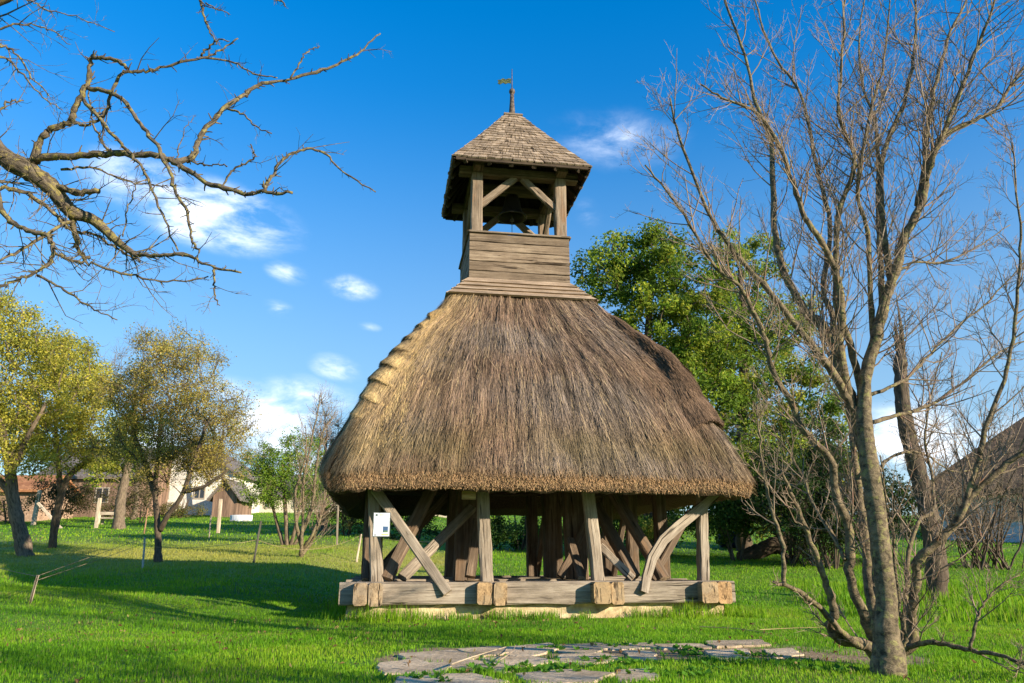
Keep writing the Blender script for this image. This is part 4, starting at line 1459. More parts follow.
# upper limbs carry the bough of the top edge, out of frame
for pth, r0, r1 in (([(.16, .06, 1.6), (.3, .0, 2.3), (.75, -.15, 3.2), (1.6, -.25, 3.75), tuple(Z(300, -160, 3.6))], .09, .022),
                    ([(.1, .03, 1.3), (-.2, -.2, 2.2), (-.5, -.3, 3.2), (-.7, -.2, 4.0)], .09, .02),
                    ([(.3, .0, 2.3), (.55, -.35, 2.75), tuple(Z(-120, 60, 3.3))], .05, .014),
                    ([(.6, .1, 2.35), tuple(Z(-180, 330, 3.9)), tuple(Z(-60, 390, 3.8))], .05, .02),
                    ([(.5, .1, 2.2), tuple(Z(-190, 480, 3.9)), tuple(Z(-60, 575, 3.7))], .04, .014)):
    P, rd = limb(tb, pth, r0, r1, 10, per=6)
    sprout(wb, P, rd, 14, .6, 2, .4, .2, kids=(4, 3), rmax=.008)
tb.build('trunk', M['bark_lichen'], FT, True)
lb.build('limbs', M['bark_lichen'], FT, True)
wb.build('twigs', M['bark_lichen'], FT)


# ------------------------------------------------------------------ leafy trees
def leaf_cloud(mb, centres, radius, num, size, cols, squash=.8):
    k = len(centres)
    idx = rng.integers(0, k, num)
    v = rng.normal(0, 1, (num, 3))
    v /= np.linalg.norm(v, axis=1)[:, None]
    rr = np.asarray(radius)[idx] * rng.uniform(0, 1, num) ** .5
    p = centres[idx] + v * rr[:, None] * np.array([1, 1, squash])
    nrm = v * .6 + rng.normal(0, .7, (num, 3)) + np.array([0, 0, .45])
    nrm /= np.linalg.norm(nrm, axis=1)[:, None]
    a = np.cross(nrm, rng.normal(0, 1, (num, 3)))
    a /= np.linalg.norm(a, axis=1)[:, None] + 1e-9
    b_ = np.cross(nrm, a)
    L = size * rng.uniform(.6, 1.35, num)
    W = L * rng.uniform(.42, .62, num)
    fold = nrm * (L * .12)[:, None]
    V = np.stack([p - a * L[:, None] * .5, p + b_ * W[:, None] * .5 + fold, p + a * L[:, None] * .5, p - b_ * W[:, None] * .5 + fold], 1).reshape(-1, 3)
    cols = np.asarray(cols)
    tone_c = rng.uniform(.7, 1.3, k)[idx]
    pick = np.clip((rng.uniform(0, 1, k)[idx] * .6 + rng.uniform(0, 1, num) * .4) * len(cols), 0, len(cols) - 1).astype(int)
    c = cols[pick] * (rng.uniform(.75, 1.25, num) * tone_c)[:, None]
    mb.add(V, np.arange(len(V)).reshape(-1, 4), c=np.repeat(c, 4, axis=0))


def skeleton(trunk_pts, centres, r_tip=.012, sag=.1):
    """join each crown point to the nearest wood, nearest first"""
    nodes = [np.array(p, float) for p in trunk_pts]
    out = []
    cen = np.asarray(centres)
    T0 = np.array(nodes)
    order = np.argsort(np.min(np.linalg.norm(cen[:, None] - T0[None], axis=2), axis=1))
    for i in order:
        c_ = cen[i]
        A = np.array(nodes)
        dist = np.linalg.norm(A - c_, axis=1) + np.clip(A[:, 2] - c_[2] + .2, 0, None) * 1.5
        j = int(np.argmin(dist))
        L = np.linalg.norm(A[j] - c_)
        n_ = max(2, int(L / .35))
        ts = np.linspace(0, 1, n_ + 1)
        pts = [A[j] + (c_ - A[j]) * t_ + np.array([0, 0, sag * L * math.sin(math.pi * t_)]) + rng.normal(0, .035 * L, 3) * (0 < t_ < 1) for t_ in ts]
        nodes += pts[1:]
        out.append((pts, L))
    return out


def crown_points(blobs, spacing):
    pts = []
    for (c_, r_) in blobs:
        n_ = int(4.19 * r_[0] * r_[1] * r_[2] / spacing ** 3)
        v = rng.normal(0, 1, (n_, 3))
        v /= np.linalg.norm(v, axis=1)[:, None]
        v *= (rng.uniform(0, 1, n_) ** .42)[:, None]
        pts.append(np.array(c_) + v * np.array(r_))
    return np.concatenate(pts)


def leafy_tree(name, label, cat, base, trunk, r0, r1, blobs, spacing, cluster, num, leaf, cols, bark, group=None, twigs=0, r_br=.03, extra=(), squash=.8, twiglen=.5):
    root = empty(name, tuple(base))
    tag(root, label, cat, group)
    tb, fb, wb = MB(), MB(), MB()
    allp = []
    for pts, a, b_ in [(trunk, r0, r1)] + list(extra):
        P = smooth_path(pts, 6)
        rad = np.linspace(a, b_, len(P)) * (1 + rng.normal(0, .05, len(P)))
        if pts is trunk:
            rad[:3] *= np.array([1.2, 1.1, 1.04])
        tb.tube(P, rad, 12, rough=.07)
        allp += list(P[len(P) // 3:])
    cen = crown_points(blobs, spacing)
    for pts, L in skeleton(allp, cen):
        rr = min(r_br * (.4 + .4 * L), r_br * 1.6)
        wb.tube(smooth_path(pts, 2) if len(pts) > 2 else pts, np.linspace(rr, rr * .35, (len(pts) - 1) * 2 + 1 if len(pts) > 2 else len(pts)), 5, cap=False)
    for _ in range(twigs):
        c_ = cen[rng.integers(0, len(cen))]
        twig(wb, c_, rng.normal(0, 1, 3) + np.array([0, 0, .5]), twiglen * rng.uniform(.5, 1.3), .008, 1, .2, .2, kids=(4,))
    tb.build('trunk', bark, root, True)
    wb.build('branches', bark, root)
    if num:
        rad_ = cluster * rng.uniform(.6, 1.3, len(cen))
        leaf_cloud(fb, cen, rad_, num, leaf, cols, squash)
        fb.build('foliage', M['leaf'], root)
    return root


def tree_at(px, py):
    p = gp(px, py)
    return p


def L_(b, px, py, dy=0.0):
    """pixel at the tree's own distance -> point in the tree's axes"""
    q_ = at(px, py, b.y + dy)
    return (q_.x - b.x, dy, q_.z - b.z)


def blob(b, px, py, rx, rz, ry, dy=0.0):
    s_ = b.y / 760 * 1.03
    return (L_(b, px, py, dy), (rx * s_, ry, rz * s_))


GREEN = [(0.064, 0.124, 0.016), (0.13, 0.209, 0.022), (0.228, 0.31, 0.031), (0.391, 0.403, 0.046)]
YELLOW = [(0.25, 0.258, 0.043), (0.406, 0.398, 0.062), (0.53, 0.468, 0.07), (0.328, 0.343, 0.062)]
OCHRE = [(.30, .25, .062), (.42, .345, .085), (.50, .39, .09), (.30, .31, .07)]
DARKG = [(.018, .040, .010), (.030, .065, .012), (.05, .085, .016)]

# tall green trees behind the belfry
b = Vector((4.4, 25.0, float(gz(4.4, 25.0))))
leafy_tree('broadleaf_tree', 'tall dense green tree rising right behind the thatched roof', 'tree', b, [(0, 0, -.2), (.1, 0, 1.5), L_(b, 650, 430), L_(b, 648, 340), L_(b, 652, 270)], .3, .08,
           [blob(b, 630, 275, 58, 46, 2.0), blob(b, 690, 265, 55, 38, 1.8, -.3), blob(b, 655, 370, 92, 76, 2.4), blob(b, 598, 270, 22, 28, 1.0), blob(b, 705, 340, 62, 66, 2.0, .5), blob(b, 640, 250, 40, 24, 1.4), blob(b, 690, 470, 95, 55, 2.2)],
           .74, .46, 70000, .135, GREEN, M['bark_dark'], 'leafy trees behind the belfry', r_br=.04)
b = Vector((8.0, 27.0, float(gz(8.0, 27.0))))
leafy_tree('broadleaf_tree', 'broad yellowing green tree behind the upper limbs of the bare tree', 'tree', b, [(0, 0, -.2), (-.1, 0, 1.5), L_(b, 742, 430), L_(b, 744, 340), L_(b, 740, 270)], .28, .08,
           [blob(b, 742, 262, 40, 32, 1.6), blob(b, 768, 325, 48, 62, 2.0), blob(b, 735, 390, 60, 70, 2.2), blob(b, 805, 390, 38, 62, 1.6), blob(b, 780, 475, 85, 58, 2.2), blob(b, 835, 440, 30, 50, 1.4)],
           .76, .46, 50000, .135, [(.10, .18, .024), (.18, .27, .034), (.29, .34, .05), (.40, .36, .065)], M['bark_dark'], 'leafy trees behind the belfry', r_br=.04)


def bush(name, label, px, py, depth, blobs, num, leaf, cols, spacing=.5, cluster=.42, group=None, cat='bush', twigs=0):
    p = at(px, py, depth)
    b = Vector((p.x, depth, float(gz(p.x, depth))))
    root = empty(name, tuple(b))
    tag(root, label, cat, group)
    cen = crown_points([blob(b, *q_) for q_ in blobs], spacing)
    cen = cen[cen[:, 2] > .05]
    wb, fb = MB(), MB()
    for k in range(6):
        a = rng.uniform(0, 6.28)
        wb.tube([(math.cos(a) * .1, math.sin(a) * .1, -.1), (math.cos(a) * .3, math.sin(a) * .3, .6), (math.cos(a) * .5, math.sin(a) * .4, 1.2)], [.035, .025, .012], 6)
    stems = [np.array((math.cos(a) * r_, math.sin(a) * r_, z)) for a in np.linspace(0, 6, 6) for r_, z in ((.1, .1), (.35, .7))]
    for pts, L in skeleton(stems, cen):
        wb.tube(pts, np.linspace(.016, .006, len(pts)), 4, cap=False)
    for _ in range(twigs):
        c_ = cen[rng.integers(0, len(cen))]
        twig(wb, c_, rng.normal(0, 1, 3) + np.array([0, 0, .8]), .6 * rng.uniform(.5, 1.3), .007, 1, .3, .2, kids=(4,))
    wb.build('stems', M['bark_dark'], root)
    leaf_cloud(fb, cen, cluster * rng.uniform(.6, 1.3, len(cen)), num, leaf, cols)
    fb.build('foliage', M['leaf'], root)
    return root


GH = 'bushes along the back of the meadow'
bush('green_bush', 'round green bush seen under the right eave beside the right post', 735, 540, 23.0, [(725, 520, 32, 22, 1.0), (745, 500, 36, 30, 1.2)], 13000, .09, [(.04, .09, .012), (.08, .14, .02), (.14, .18, .03)], group=GH)
bush('dark_bush', 'dark evergreen bush behind the twigs of the bare tree', 830, 545, 21.0, [(800, 505, 42, 36, 1.2), (850, 500, 45, 42, 1.3), (890, 510, 35, 30, 1.2)], 15000, .09, DARKG, group=GH, twigs=160)
bush('hedge_bush', 'green hedge bush seen through the belfry between its middle posts', 520, 545, 27.0, [(500, 530, 34, 14, 1.2), (540, 535, 22, 10, 1.0)], 9000, .09, [(.03, .07, .012), (.06, .11, .016)], group=GH)
bush('hedge_bush', 'low dark hedge bush seen under the eave right of the middle posts', 615, 540, 26.0, [(600, 520, 32, 20, 1.2), (650, 525, 34, 18, 1.2)], 9000, .09, DARKG, group=GH)
bush('hedge_bush', 'yellowish bush seen under the eave between the leaning braces and right post', 660, 545, 24.0, [(655, 530, 26, 16, .9)], 6000, .08, YELLOW + GREEN, group=GH)
bush('hedge_bush', 'brown green bush behind the wire fence just left of the belfry', 345, 540, 31.0, [(330, 505, 24, 26, 1.3), (360, 515, 26, 20, 1.2)], 7000, .08, [(.07, .075, .02), (.11, .105, .03), (.05, .06, .016)], group=GH, twigs=140)
bush('hedge_bush', 'dark bush seen through the left end of the belfry', 415, 540, 30.0, [(400, 520, 30, 18, 1.2), (455, 535, 28, 10, 1.0)], 7000, .08, DARKG, group=GH)
bush('hedge_bush', 'dark undergrowth bush between the twisted trunk and the leaning trunk', 55, 525, 40.0, [(60, 495, 26, 18, 1.2), (85, 500, 20, 16, 1.0)], 6000, .10, [(.07, .06, .02), (.10, .085, .03), (.05, .06, .016)], group=GH, twigs=120)
bush('hedge_bush', 'grey brown undergrowth bush beside the ivy clad trunk', 140, 525, 42.0, [(140, 495, 16, 22, 1.2), (112, 505, 14, 12, 1.0)], 4000, .10, [(.10, .085, .03), (.14, .12, .04), (.06, .08, .02)], group=GH, twigs=120)
bush('hedge_bush', 'bushy growth in front of the orange brick shed at the left edge', 8, 528, 41.0, [(0, 505, 26, 14, 1.2), (-30, 500, 24, 18, 1.2)], 4000, .10, [(.16, .14, .04), (.22, .19, .05), (.12, .15, .04)], group=GH, twigs=100)
bush('hedge_bush', 'low tangled bush in front of the white gabled house', 178, 528, 49.0, [(172, 512, 16, 8, 1.2), (195, 514, 12, 6, 1.0)], 2500, .10, [(.18, .15, .05), (.25, .21, .06), (.12, .15, .04)], group=GH, twigs=80)
bush('dark_bush', 'dark dense bush behind the fallen log right of the belfry', 790, 545, 22.5, [(775, 490, 40, 40, 1.2), (820, 470, 40, 44, 1.2)], 15000, .09, DARKG, group=GH, twigs=160)

# ---- left: three old orchard trees
GO = 'orchard trees on the left'
b = gp(24, 556)
s_ = b.y / 760
leafy_tree('orchard_tree', 'gnarled orchard tree with a thick twisted trunk at the left edge', 'tree', b,
           [L_(b, 26, 560), L_(b, 22, 540), L_(b, 14, 505), L_(b, 10, 470), L_(b, 4, 440), L_(b, -6, 400)], 7.5 * s_, 3 * s_,
           [blob(b, -20, 330, 50, 45, 1.4), blob(b, 25, 355, 42, 48, 1.4), blob(b, 15, 420, 50, 35, 1.4), blob(b, -40, 400, 50, 60, 1.5), blob(b, 55, 375, 38, 44, 1.2), blob(b, 20, 460, 36, 20, 1.2), blob(b, -5, 310, 34, 26, 1.2)],
           .50, .42, 34000, .085, YELLOW, M['bark_rough'], GO, 260, .03, extra=[([L_(b, 12, 470), L_(b, 26, 440, -.2), L_(b, 45, 405, -.4)], 3.8 * s_, 1.6 * s_), ([L_(b, 13, 495), L_(b, -10, 470, .2), L_(b, -40, 430, .5)], 4 * s_, 1.6 * s_)])
b = gp(52, 548)
s_ = b.y / 760
leafy_tree('orchard_tree', 'dark stemmed orchard tree leaning right with yellow green leaves', 'tree', b,
           [L_(b, 52, 551), L_(b, 55, 525), L_(b, 61, 495), L_(b, 70, 475), L_(b, 88, 460), L_(b, 100, 440)], 3.8 * s_, 2.2 * s_,
           [blob(b, 60, 380, 42, 42, 1.5), blob(b, 85, 420, 32, 34, 1.4), blob(b, 40, 430, 40, 34, 1.4), blob(b, 88, 385, 24, 34, 1.0), blob(b, 70, 450, 44, 20, 1.2), blob(b, 62, 350, 26, 22, 1.0)],
           .50, .40, 32000, .085, YELLOW, M['bark_dark'], GO, 240, .03, extra=[([L_(b, 61, 493), L_(b, 58, 460, .2), L_(b, 55, 420, .4)], 3 * s_, 1.4 * s_)])
b = gp(158, 562)
s_ = b.y / 760
leafy_tree('orchard_tree', 'forked orchard tree with a dark trunk and ochre autumn crown', 'tree', b,
           [L_(b, 158, 565), L_(b, 158, 540), L_(b, 157, 515), L_(b, 155, 490), L_(b, 158, 455), L_(b, 162, 410)], 3.7 * s_, 1.7 * s_,
           [blob(b, 175, 372, 45, 44, 1.6), blob(b, 140, 395, 34, 40, 1.4), blob(b, 205, 425, 38, 42, 1.5), blob(b, 165, 440, 48, 36, 1.6), blob(b, 232, 420, 22, 34, .8), blob(b, 125, 445, 30, 36, 1.0), blob(b, 170, 350, 34, 26, 1.2), blob(b, 215, 460, 34, 26, 1.0), blob(b, 128, 400, 26, 40, 1.0), blob(b, 185, 470, 40, 24, 1.2)],
           .48, .38, 52000, .055, OCHRE, M['bark_dark'], GO, 650, .022, extra=[([L_(b, 160, 530), L_(b, 168, 515, -.2), L_(b, 182, 495, -.4), L_(b, 196, 455, -.6), L_(b, 208, 420, -.5)], 3.0 * s_, 1.3 * s_),
                                                                          ([L_(b, 184, 492, -.4), L_(b, 205, 486, -.6), L_(b, 228, 470, -.7)], 2.2 * s_, .8 * s_), ([L_(b, 156, 495), L_(b, 146, 465, .3), L_(b, 132, 430, .4)], 3.6 * s_, 1.5 * s_)])
# ivy clad trunk and greyer trees behind
b = Vector((at(120, 520, 36).x, 36.0, 0))
b.z = float(gz(b.x, b.y))
leafy_tree('orchard_tree', 'grey trunked tree with a clump of bright green ivy in front of the brown barn', 'tree', b,
           [(0, 0, -.2), L_(b, 121, 500), L_(b, 127, 470), L_(b, 135, 430)],   .27, .12,
           [blob(b, 98, 462, 14, 14, .8), blob(b, 108, 470, 16, 16, .9), blob(b, 130, 440, 20, 30, 1.0)], .6, .5, 5500, .13, GREEN + YELLOW, M['bark_rough'], GO, 60, .03)
for (px, dpt, w_, h_, lab) in ((135, 46, 40, 60, 'bare grey brown tree top behind the ochre orchard tree'), (222, 52, 26, 40, 'bare brown tree beside the gable of the white house'), (188, 66, 34, 34, 'hazy grey brown tree rising behind the white gabled house'), (262, 70, 36, 30, 'pale brown tree rising behind the long low cream house'), (325, 34, 22, 40, 'slender bare tree with grey twigs beside the left eave of the thatch')):
    p = at(px, 500, dpt)
    b = Vector((p.x, dpt, float(gz(p.x, dpt))))
    topy = {135: 385, 188: 446, 222: 435, 262: 458, 325: 440}[px]
    leafy_tree('bare_orchard_tree', lab, 'tree', b, [(0, 0, -.2), (.05, 0, 1.5), L_(b, px, topy + 20), L_(b, px + 2, topy - 10)], .16, .04,
               [blob(b, px, topy, w_, h_, 1.6)], .95, .5, 700, .08, OCHRE, M['bark_rough'], 'bare trees at the back left', 420 if px != 325 else 300, .025, twiglen=1.0)
# green multi-stemmed shrub and the bare shrub in front of it
b = gp(287, 545)
s_ = b.y / 760
leafy_tree('leafy_shrub', 'green multi stemmed shrub on the meadow left of the belfry', 'shrub', b, [L_(b, 287, 548), L_(b, 286, 520), L_(b, 284, 490), L_(b, 282, 462)], 2.4 * s_, 1.2 * s_,
           [blob(b, 270, 470, 28, 30, .9), blob(b, 300, 458, 24, 30, .9), blob(b, 310, 488, 22, 24, .8), blob(b, 258, 478, 18, 26, .7), blob(b, 288, 490, 30, 18, .8)], .36, .30, 20000, .07, [(.13, .24, .028), (.21, .33, .04), (.31, .40, .055)], M['bark_rough'], None, 50, .014,
           extra=[([L_(b, 284, 548), L_(b, 276, 520, .2), L_(b, 268, 485, .3)], 2 * s_, 1 * s_), ([L_(b, 290, 548), L_(b, 297, 520, -.2), L_(b, 304, 480, -.2)], 2 * s_, 1 * s_), ([L_(b, 293, 547), L_(b, 306, 525), L_(b, 318, 495)], 1.8 * s_, .8 * s_)])
b = gp(301, 557)
base = b
s_ = b.y / 760
SH = empty('bare_shrub', tuple(b))
tag(SH, 'thin leafless multi stemmed shrub with tan stems nearest the left eave', 'shrub')
lb, wb = MB(), MB()
for pp in ([(301, 560), (302, 540), (303, 515), (304, 480), (312, 440), (318, 410), (320, 395)], [(302, 550), (312, 535), (322, 510), (328, 480), (331, 450)], [(301, 545), (296, 520), (296, 490), (306, 455), (305, 425)], [(303, 530), (312, 505), (316, 470), (322, 435), (333, 415)], [(302, 555), (311, 543), (318, 525), (326, 500)]):
    P, rd = limb(lb, [L_(b, x, y, rng.uniform(-.2, .2) * (i > 0)) for i, (x, y) in enumerate(pp)], 2.0 * s_, .4 * s_, 7)
    sprout(wb, P, rd, 34, .9, 2, .25, .5, kids=(4, 3), rmax=.008)
lb.build('stems', M['bark_young'], SH, True)
wb.build('twigs', M['shoot'], SH)

b = Vector((5.2, .5, float(gz(5.2, .5))))  # unseen tree beside the camera, added to dapple the near lawn with shade
leafy_tree('unseen_shade_tree', 'thinly leaved tree added out of frame to cast dappled shade on the near lawn', 'tree', b, [(0, 0, -.1), (0, .05, .8), (.05, 0, 1.6), (0, 0, 2.4)], .09, .03,
           [((0, 0, 2.6), (1.2, 1.1, .8)), ((.6, -.9, 3.0), (1.0, .9, .7))], .45, .3, 1300, .07, GREEN, M['bark_dark'], None, 40, .014)

# ------------------------------------------------------------------ buildings
def house(name, label, cat, px0, px1, depth, wall_h, roof_h, length, wall, roof, gable=True, windows=(), group=None, rot=0.0, over=.35, dz=0.0, door=None, hip=False):
    a, c_ = at(px0, 500, depth), at(px1, 500, depth)
    W = c_.x - a.x
    x = (a.x + c_.x) / 2
    b = Vector((x, depth, min(float(gz(a.x, depth)), float(gz(c_.x, depth))) + dz))
    root = empty(name, tuple(b), rot)
    tag(root, label, cat, group)
    h = W / 2
    g = MB()
    if hip:            # hipped roof over a plain box
        g.box((-h, 0, -1.2), (h, length, wall_h))
    elif gable:          # ridge runs away from the camera
        f = [(-h, 0, -.6), (h, 0, -.6), (h, 0, wall_h), (0, 0, wall_h + roof_h), (-h, 0, wall_h)]
        k_ = [(x_, length, z) for x_, _, z in f]
        g.add(f + k_, [(1, 6, 7, 2), (5, 0, 4, 9)], ngons=[[0, 1, 2, 3, 4], [9, 8, 7, 6, 5]])
    else:
        g.box((-h, 0, -.6), (h, length, wall_h))
        for s_ in (-h, h):
            g.add([(s_, 0, wall_h), (s_, length, wall_h), (s_, length / 2, wall_h + roof_h)], tris=[(0, 1, 2) if s_ > 0 else (0, 2, 1)])
    g.build('wall', wall, root)
    g = MB()
    th = .14
    if hip:
        e, hl = over, length / 2
        zz = wall_h - .25
        v = [(-h - e, -e, zz), (h + e, -e, zz), (h + e, length + e, zz), (-h - e, length + e, zz), (-h + hl, hl, wall_h + roof_h), (h - hl * .6, hl, wall_h + roof_h)]
        v2 = [(x_, y, z - .22) for x_, y, z in v[:4]]
        g.add(v + v2, [(0, 1, 5, 4), (2, 3, 4, 5), (0, 6, 7, 1), (1, 7, 8, 2), (2, 8, 9, 3), (3, 9, 6, 0), (6, 9, 8, 7)], [(1, 2, 5), (3, 0, 4)])
    elif gable:
        sl_ = roof_h / h
        e = h + over
        for s_ in (-1, 1):
            v = [(0, -over, wall_h + roof_h + .03), (s_ * e, -over, wall_h - over * sl_ + .03), (s_ * e, length + over, wall_h - over * sl_ + .03), (0, length + over, wall_h + roof_h + .03)]
            v2 = [(x_, y, z + th) for x_, y, z in v]
            q = [(0, 1, 2, 3), (7, 6, 5, 4), (0, 4, 5, 1), (1, 5, 6, 2), (2, 6, 7, 3)]
            if s_ > 0:
                q = [t_[::-1] for t_ in q]
            g.add(v + v2, q)
    else:
        sl_ = roof_h / (length / 2)
        for s_, y0, y1 in ((0, -over, length / 2), (1, length + over, length / 2)):
            v = [(-h - over, y0, wall_h - over * sl_ + .03), (h + over, y0, wall_h - over * sl_ + .03), (h + over, y1, wall_h + roof_h + .03), (-h - over, y1, wall_h + roof_h + .03)]
            v2 = [(x_, y, z + th) for x_, y, z in v]
            q = [(3, 2, 1, 0), (4, 5, 6, 7), (0, 1, 5, 4), (1, 2, 6, 5), (3, 0, 4, 7)]
            if s_:
                q = [t_[::-1] for t_ in q]
            g.add(v + v2, q)
    g.build('roof', roof, root)
    for (wx, wz, ww, wh) in windows:
        fr = MB()
        for lo, hi in (((wx - ww / 2, -.05, wz), (wx + ww / 2, .02, wz + .07)), ((wx - ww / 2, -.05, wz + wh - .07), (wx + ww / 2, .02, wz + wh)), ((wx - ww / 2, -.048, wz + .07), (wx - ww / 2 + .07, .02, wz + wh - .07)), ((wx + ww / 2 - .07, -.048, wz + .07), (wx + ww / 2, .02, wz + wh - .07)), ((wx - .03, -.046, wz + .07), (wx + .03, .02, wz + wh - .07))):
            fr.box(lo, hi, c=(.35, .3, .24))
        wo_ = fr.build('window', M['plain'], root)
        MB().box((wx - ww / 2 + .05, -.02, wz + .05), (wx + ww / 2 - .05, -.005, wz + wh - .05)).build('pane', M['glass'], wo_)
    if door:
        dx, dw, dh = door
        MB().box((dx - dw / 2, -.04, 0), (dx + dw / 2, -.003, dh)).build('door', M['plank_wall'], root)
    return root


house('village_house', 'white gabled house among the orchard trees on the left', 'house', 140, 232, 54.0, 2.9, 2.0, 8, M['white_wall'], M['roof_grey'], True, [(-1.6, 1.1, .8, .9), (.9, 1.1, .8, .9)], 'village houses at the back')
house('village_house', 'long low cream house with an old grey roof beside the green shrub', 'house', 228, 330, 60.0, 1.3, 1.75, 6, M['cream_wall'], M['roof_grey'], False, [(-2.1, .3, .9, .8), (-.7, .3, .9, .8), (1.5, .3, .9, .8)], 'village houses at the back')
house('wooden_shed', 'small open gabled shed of brown boards before the white house', 'shed', 213, 237, 50.0, 1.35, .95, 3, M['plank_wall'], M['roof_grey'], True, (), None, over=.3)
house('brick_shed', 'low orange brick shed behind the thick twisted trunk', 'shed', -40, 36, 44.0, 1.75, .9, 4, M['brick'], M['roof_orange'], False)
house('wooden_barn', 'reddish brown plank barn behind the left orchard trees', 'barn', 38, 140, 50.0, 2.6, 2.2, 7, M['plank_wall'], M['roof_grey'], False, [(.8, .9, .9, 1.0)], None, door=(-1.2, 1.2, 1.9))
house('village_house', 'small house with an orange tiled roof seen through the left bay of the belfry', 'house', 415, 480, 52.0, .7, 1.4, 6, M['cream_wall'], M['roof_orange'], False, (), 'village houses at the back')
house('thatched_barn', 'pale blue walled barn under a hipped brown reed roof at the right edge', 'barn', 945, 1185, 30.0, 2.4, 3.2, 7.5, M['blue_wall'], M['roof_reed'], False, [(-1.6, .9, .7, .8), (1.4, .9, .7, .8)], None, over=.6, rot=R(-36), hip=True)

# ------------------------------------------------------------------ meadow fence, posts and ropes
GP = 'posts of the meadow rope fence'


def fpost(name, label, pb, pt, wpx, c, cat='post', group=GP, m_=None):
    p = gp(*pb)
    t_ = at(pt[0], pt[1], p.y)
    root_c = np.array(c)
    s_ = p.y / 760
    d = np.array(t_ - p)
    o_ = MB().timber((0, 0, -.15), d, wpx * s_ * .66, wpx * s_ * .66, side=(1, 0, 0), segs=6, jit=.004, ch=.008, c=root_c).build(name, m_ or M['wood'], None, loc=tuple(p))
    tag(o_, label, cat, group)
    return p, t_


WH = (1.75, 1.75, 1.7)
P1 = fpost('fence_post', 'slender white post leaning right at the left edge of the near lawn', (29, 603), (38, 575), 3.0, WH)
P2 = fpost('fence_post', 'white electric fence post just left of the ochre tree trunk', (143, 568), (145, 537), 2.4, (1.6, 1.75, 1.9))
P3 = fpost('fence_post', 'thin reddish post above the white post beside the ochre tree', (144, 534), (148, 508), 1.6, (1.3, .9, .7))
P4 = fpost('fence_post', 'thin pale post in front of the white house', (209, 538), (211, 515), 1.8, WH)
P5 = fpost('fence_post', 'thick concrete post standing before the open shed', (218, 533), (221, 499), 4.2, (1.6, 1.55, 1.45))
P6 = fpost('fence_stake', 'dark leaning stake between the ochre tree and the green shrub', (253, 563), (261, 521), 2.6, (.35, .4, .42))
P7 = fpost('fence_post', 'pale slanting post with a sagging rope just left of the belfry', (356, 562), (361, 534), 2.6, WH)
P8 = fpost('fence_post', 'tall whitewashed post with a slanting strut behind the twisted trunk', (33, 525), (40, 490), 5.0, WH)
fpost('fence_strut', 'white strut sloping down from the tall whitewashed post', (64, 528), (38, 503), 3.6, WH, 'strut', None)
P9 = fpost('fence_post', 'white post at the left end of the white bench', (96, 528), (100, 498), 4.2, WH)
fpost('fence_post', 'weathered grey post beside the left eave behind the rope', (337, 545), (338, 505), 2.6, (.8, .8, .8))
RB = gp(108, 525)
br_ = empty('white_bench', tuple(RB))
tag(br_, 'white wooden bench by the tall post under the green ivy clump', 'bench')
s_ = RB.y / 760
for x in (-10, 10):
    MB().timber((x * s_, 0, -.1), (x * s_ + .02, 0, 11 * s_), .14, .1, side=(1, 0, 0), segs=2, c=WH).build('leg', M['wood'], br_)
    MB().timber((x * s_, .4, -.1), (x * s_ + .02, .4, 8 * s_), .12, .1, side=(1, 0, 0), segs=2, c=WH).build('leg', M['wood'], br_)
MB().timber((-12 * s_, .2, 6.5 * s_), (12 * s_, .2, 6.5 * s_), .46, .06, side=(0, 1, 0), segs=4, c=WH).build('seat', M['wood'], br_)
MB().timber((-12 * s_, -.04, 11 * s_), (12 * s_, -.04, 11 * s_), .05, .14, side=(0, 1, 0), segs=4, c=WH).build('rail', M['wood'], br_)


def rope(label, a, b_, sag, c=(1.1, 1.0, .8), r_=.0045):
    a, b_ = np.array(a), np.array(b_)
    pts = [a + (b_ - a) * f - np.array([0, 0, sag * 4 * f * (1 - f)]) for f in np.linspace(0, 1, 14)]
    o_ = MB().tube([p - a for p in pts], r_, 5, c=c).build('fence_rope', M['wood'], None, loc=tuple(a))
    tag(o_, label, 'rope', 'ropes of the meadow fence')


top_ = lambda q, f=1.0: q[0] + (q[1] - q[0]) * f
rope('lower pale rope from the slender white post towards the electric fence post', top_(P1, .80), top_(P2, .80), .01)
rope('upper pale rope running behind the twisted trunk to the ochre tree', top_(P1, .97), top_(P2, .98), .0)
rope('pale rope from the electric fence post to the dark leaning stake', top_(P2, .7), top_(P6, .55), .10)
rope('pale rope from the dark leaning stake to the slanting post by the belfry', top_(P6, .55), top_(P7, .95), .30)
rope('pale rope running from the slanting post on behind the belfry', top_(P7, .95), at(470, 540, 20), .10)
rope('pale rope leaving the frame at the left behind the twisted trunk', at(-60, 543, 17), top_(P1, .95), .08)

# white covered trough by the long house, blue barrel and dead log on the right
p = gp(241, 521)
tr = empty('water_trough', tuple(p))
tag(tr, 'low white trough in front of the long cream house', 'trough')
s_ = p.y / 760
hw, hh = 11 * s_, 5.5 * s_
g = MB()
g.lathe([(0, -.1), (hh * .96, -.1), (hh, hh * .9), (hh * .98, hh), (hh * .88, hh), (hh * .84, hh * .4), (0, hh * .35)], (0, 0, 0), 24, c=(.72, .73, .74))
g.v[-1][:, 0] *= hw / hh
g.build('basin', M['plain'], tr)
for x in (-.5, .5):
    MB().box((x * hw * 1.2 - .15, -.4, -.15), (x * hw * 1.2 + .15, .4, .03), c=(.4, .38, .35)).build('foot', M['plain'], tr)
p = gp(733, 548)
ba = empty('plastic_barrel', (p.x, p.y, p.z + .28))
tag(ba, 'dark blue plastic barrel lying under the bushes right of the belfry', 'barrel')
g = MB()
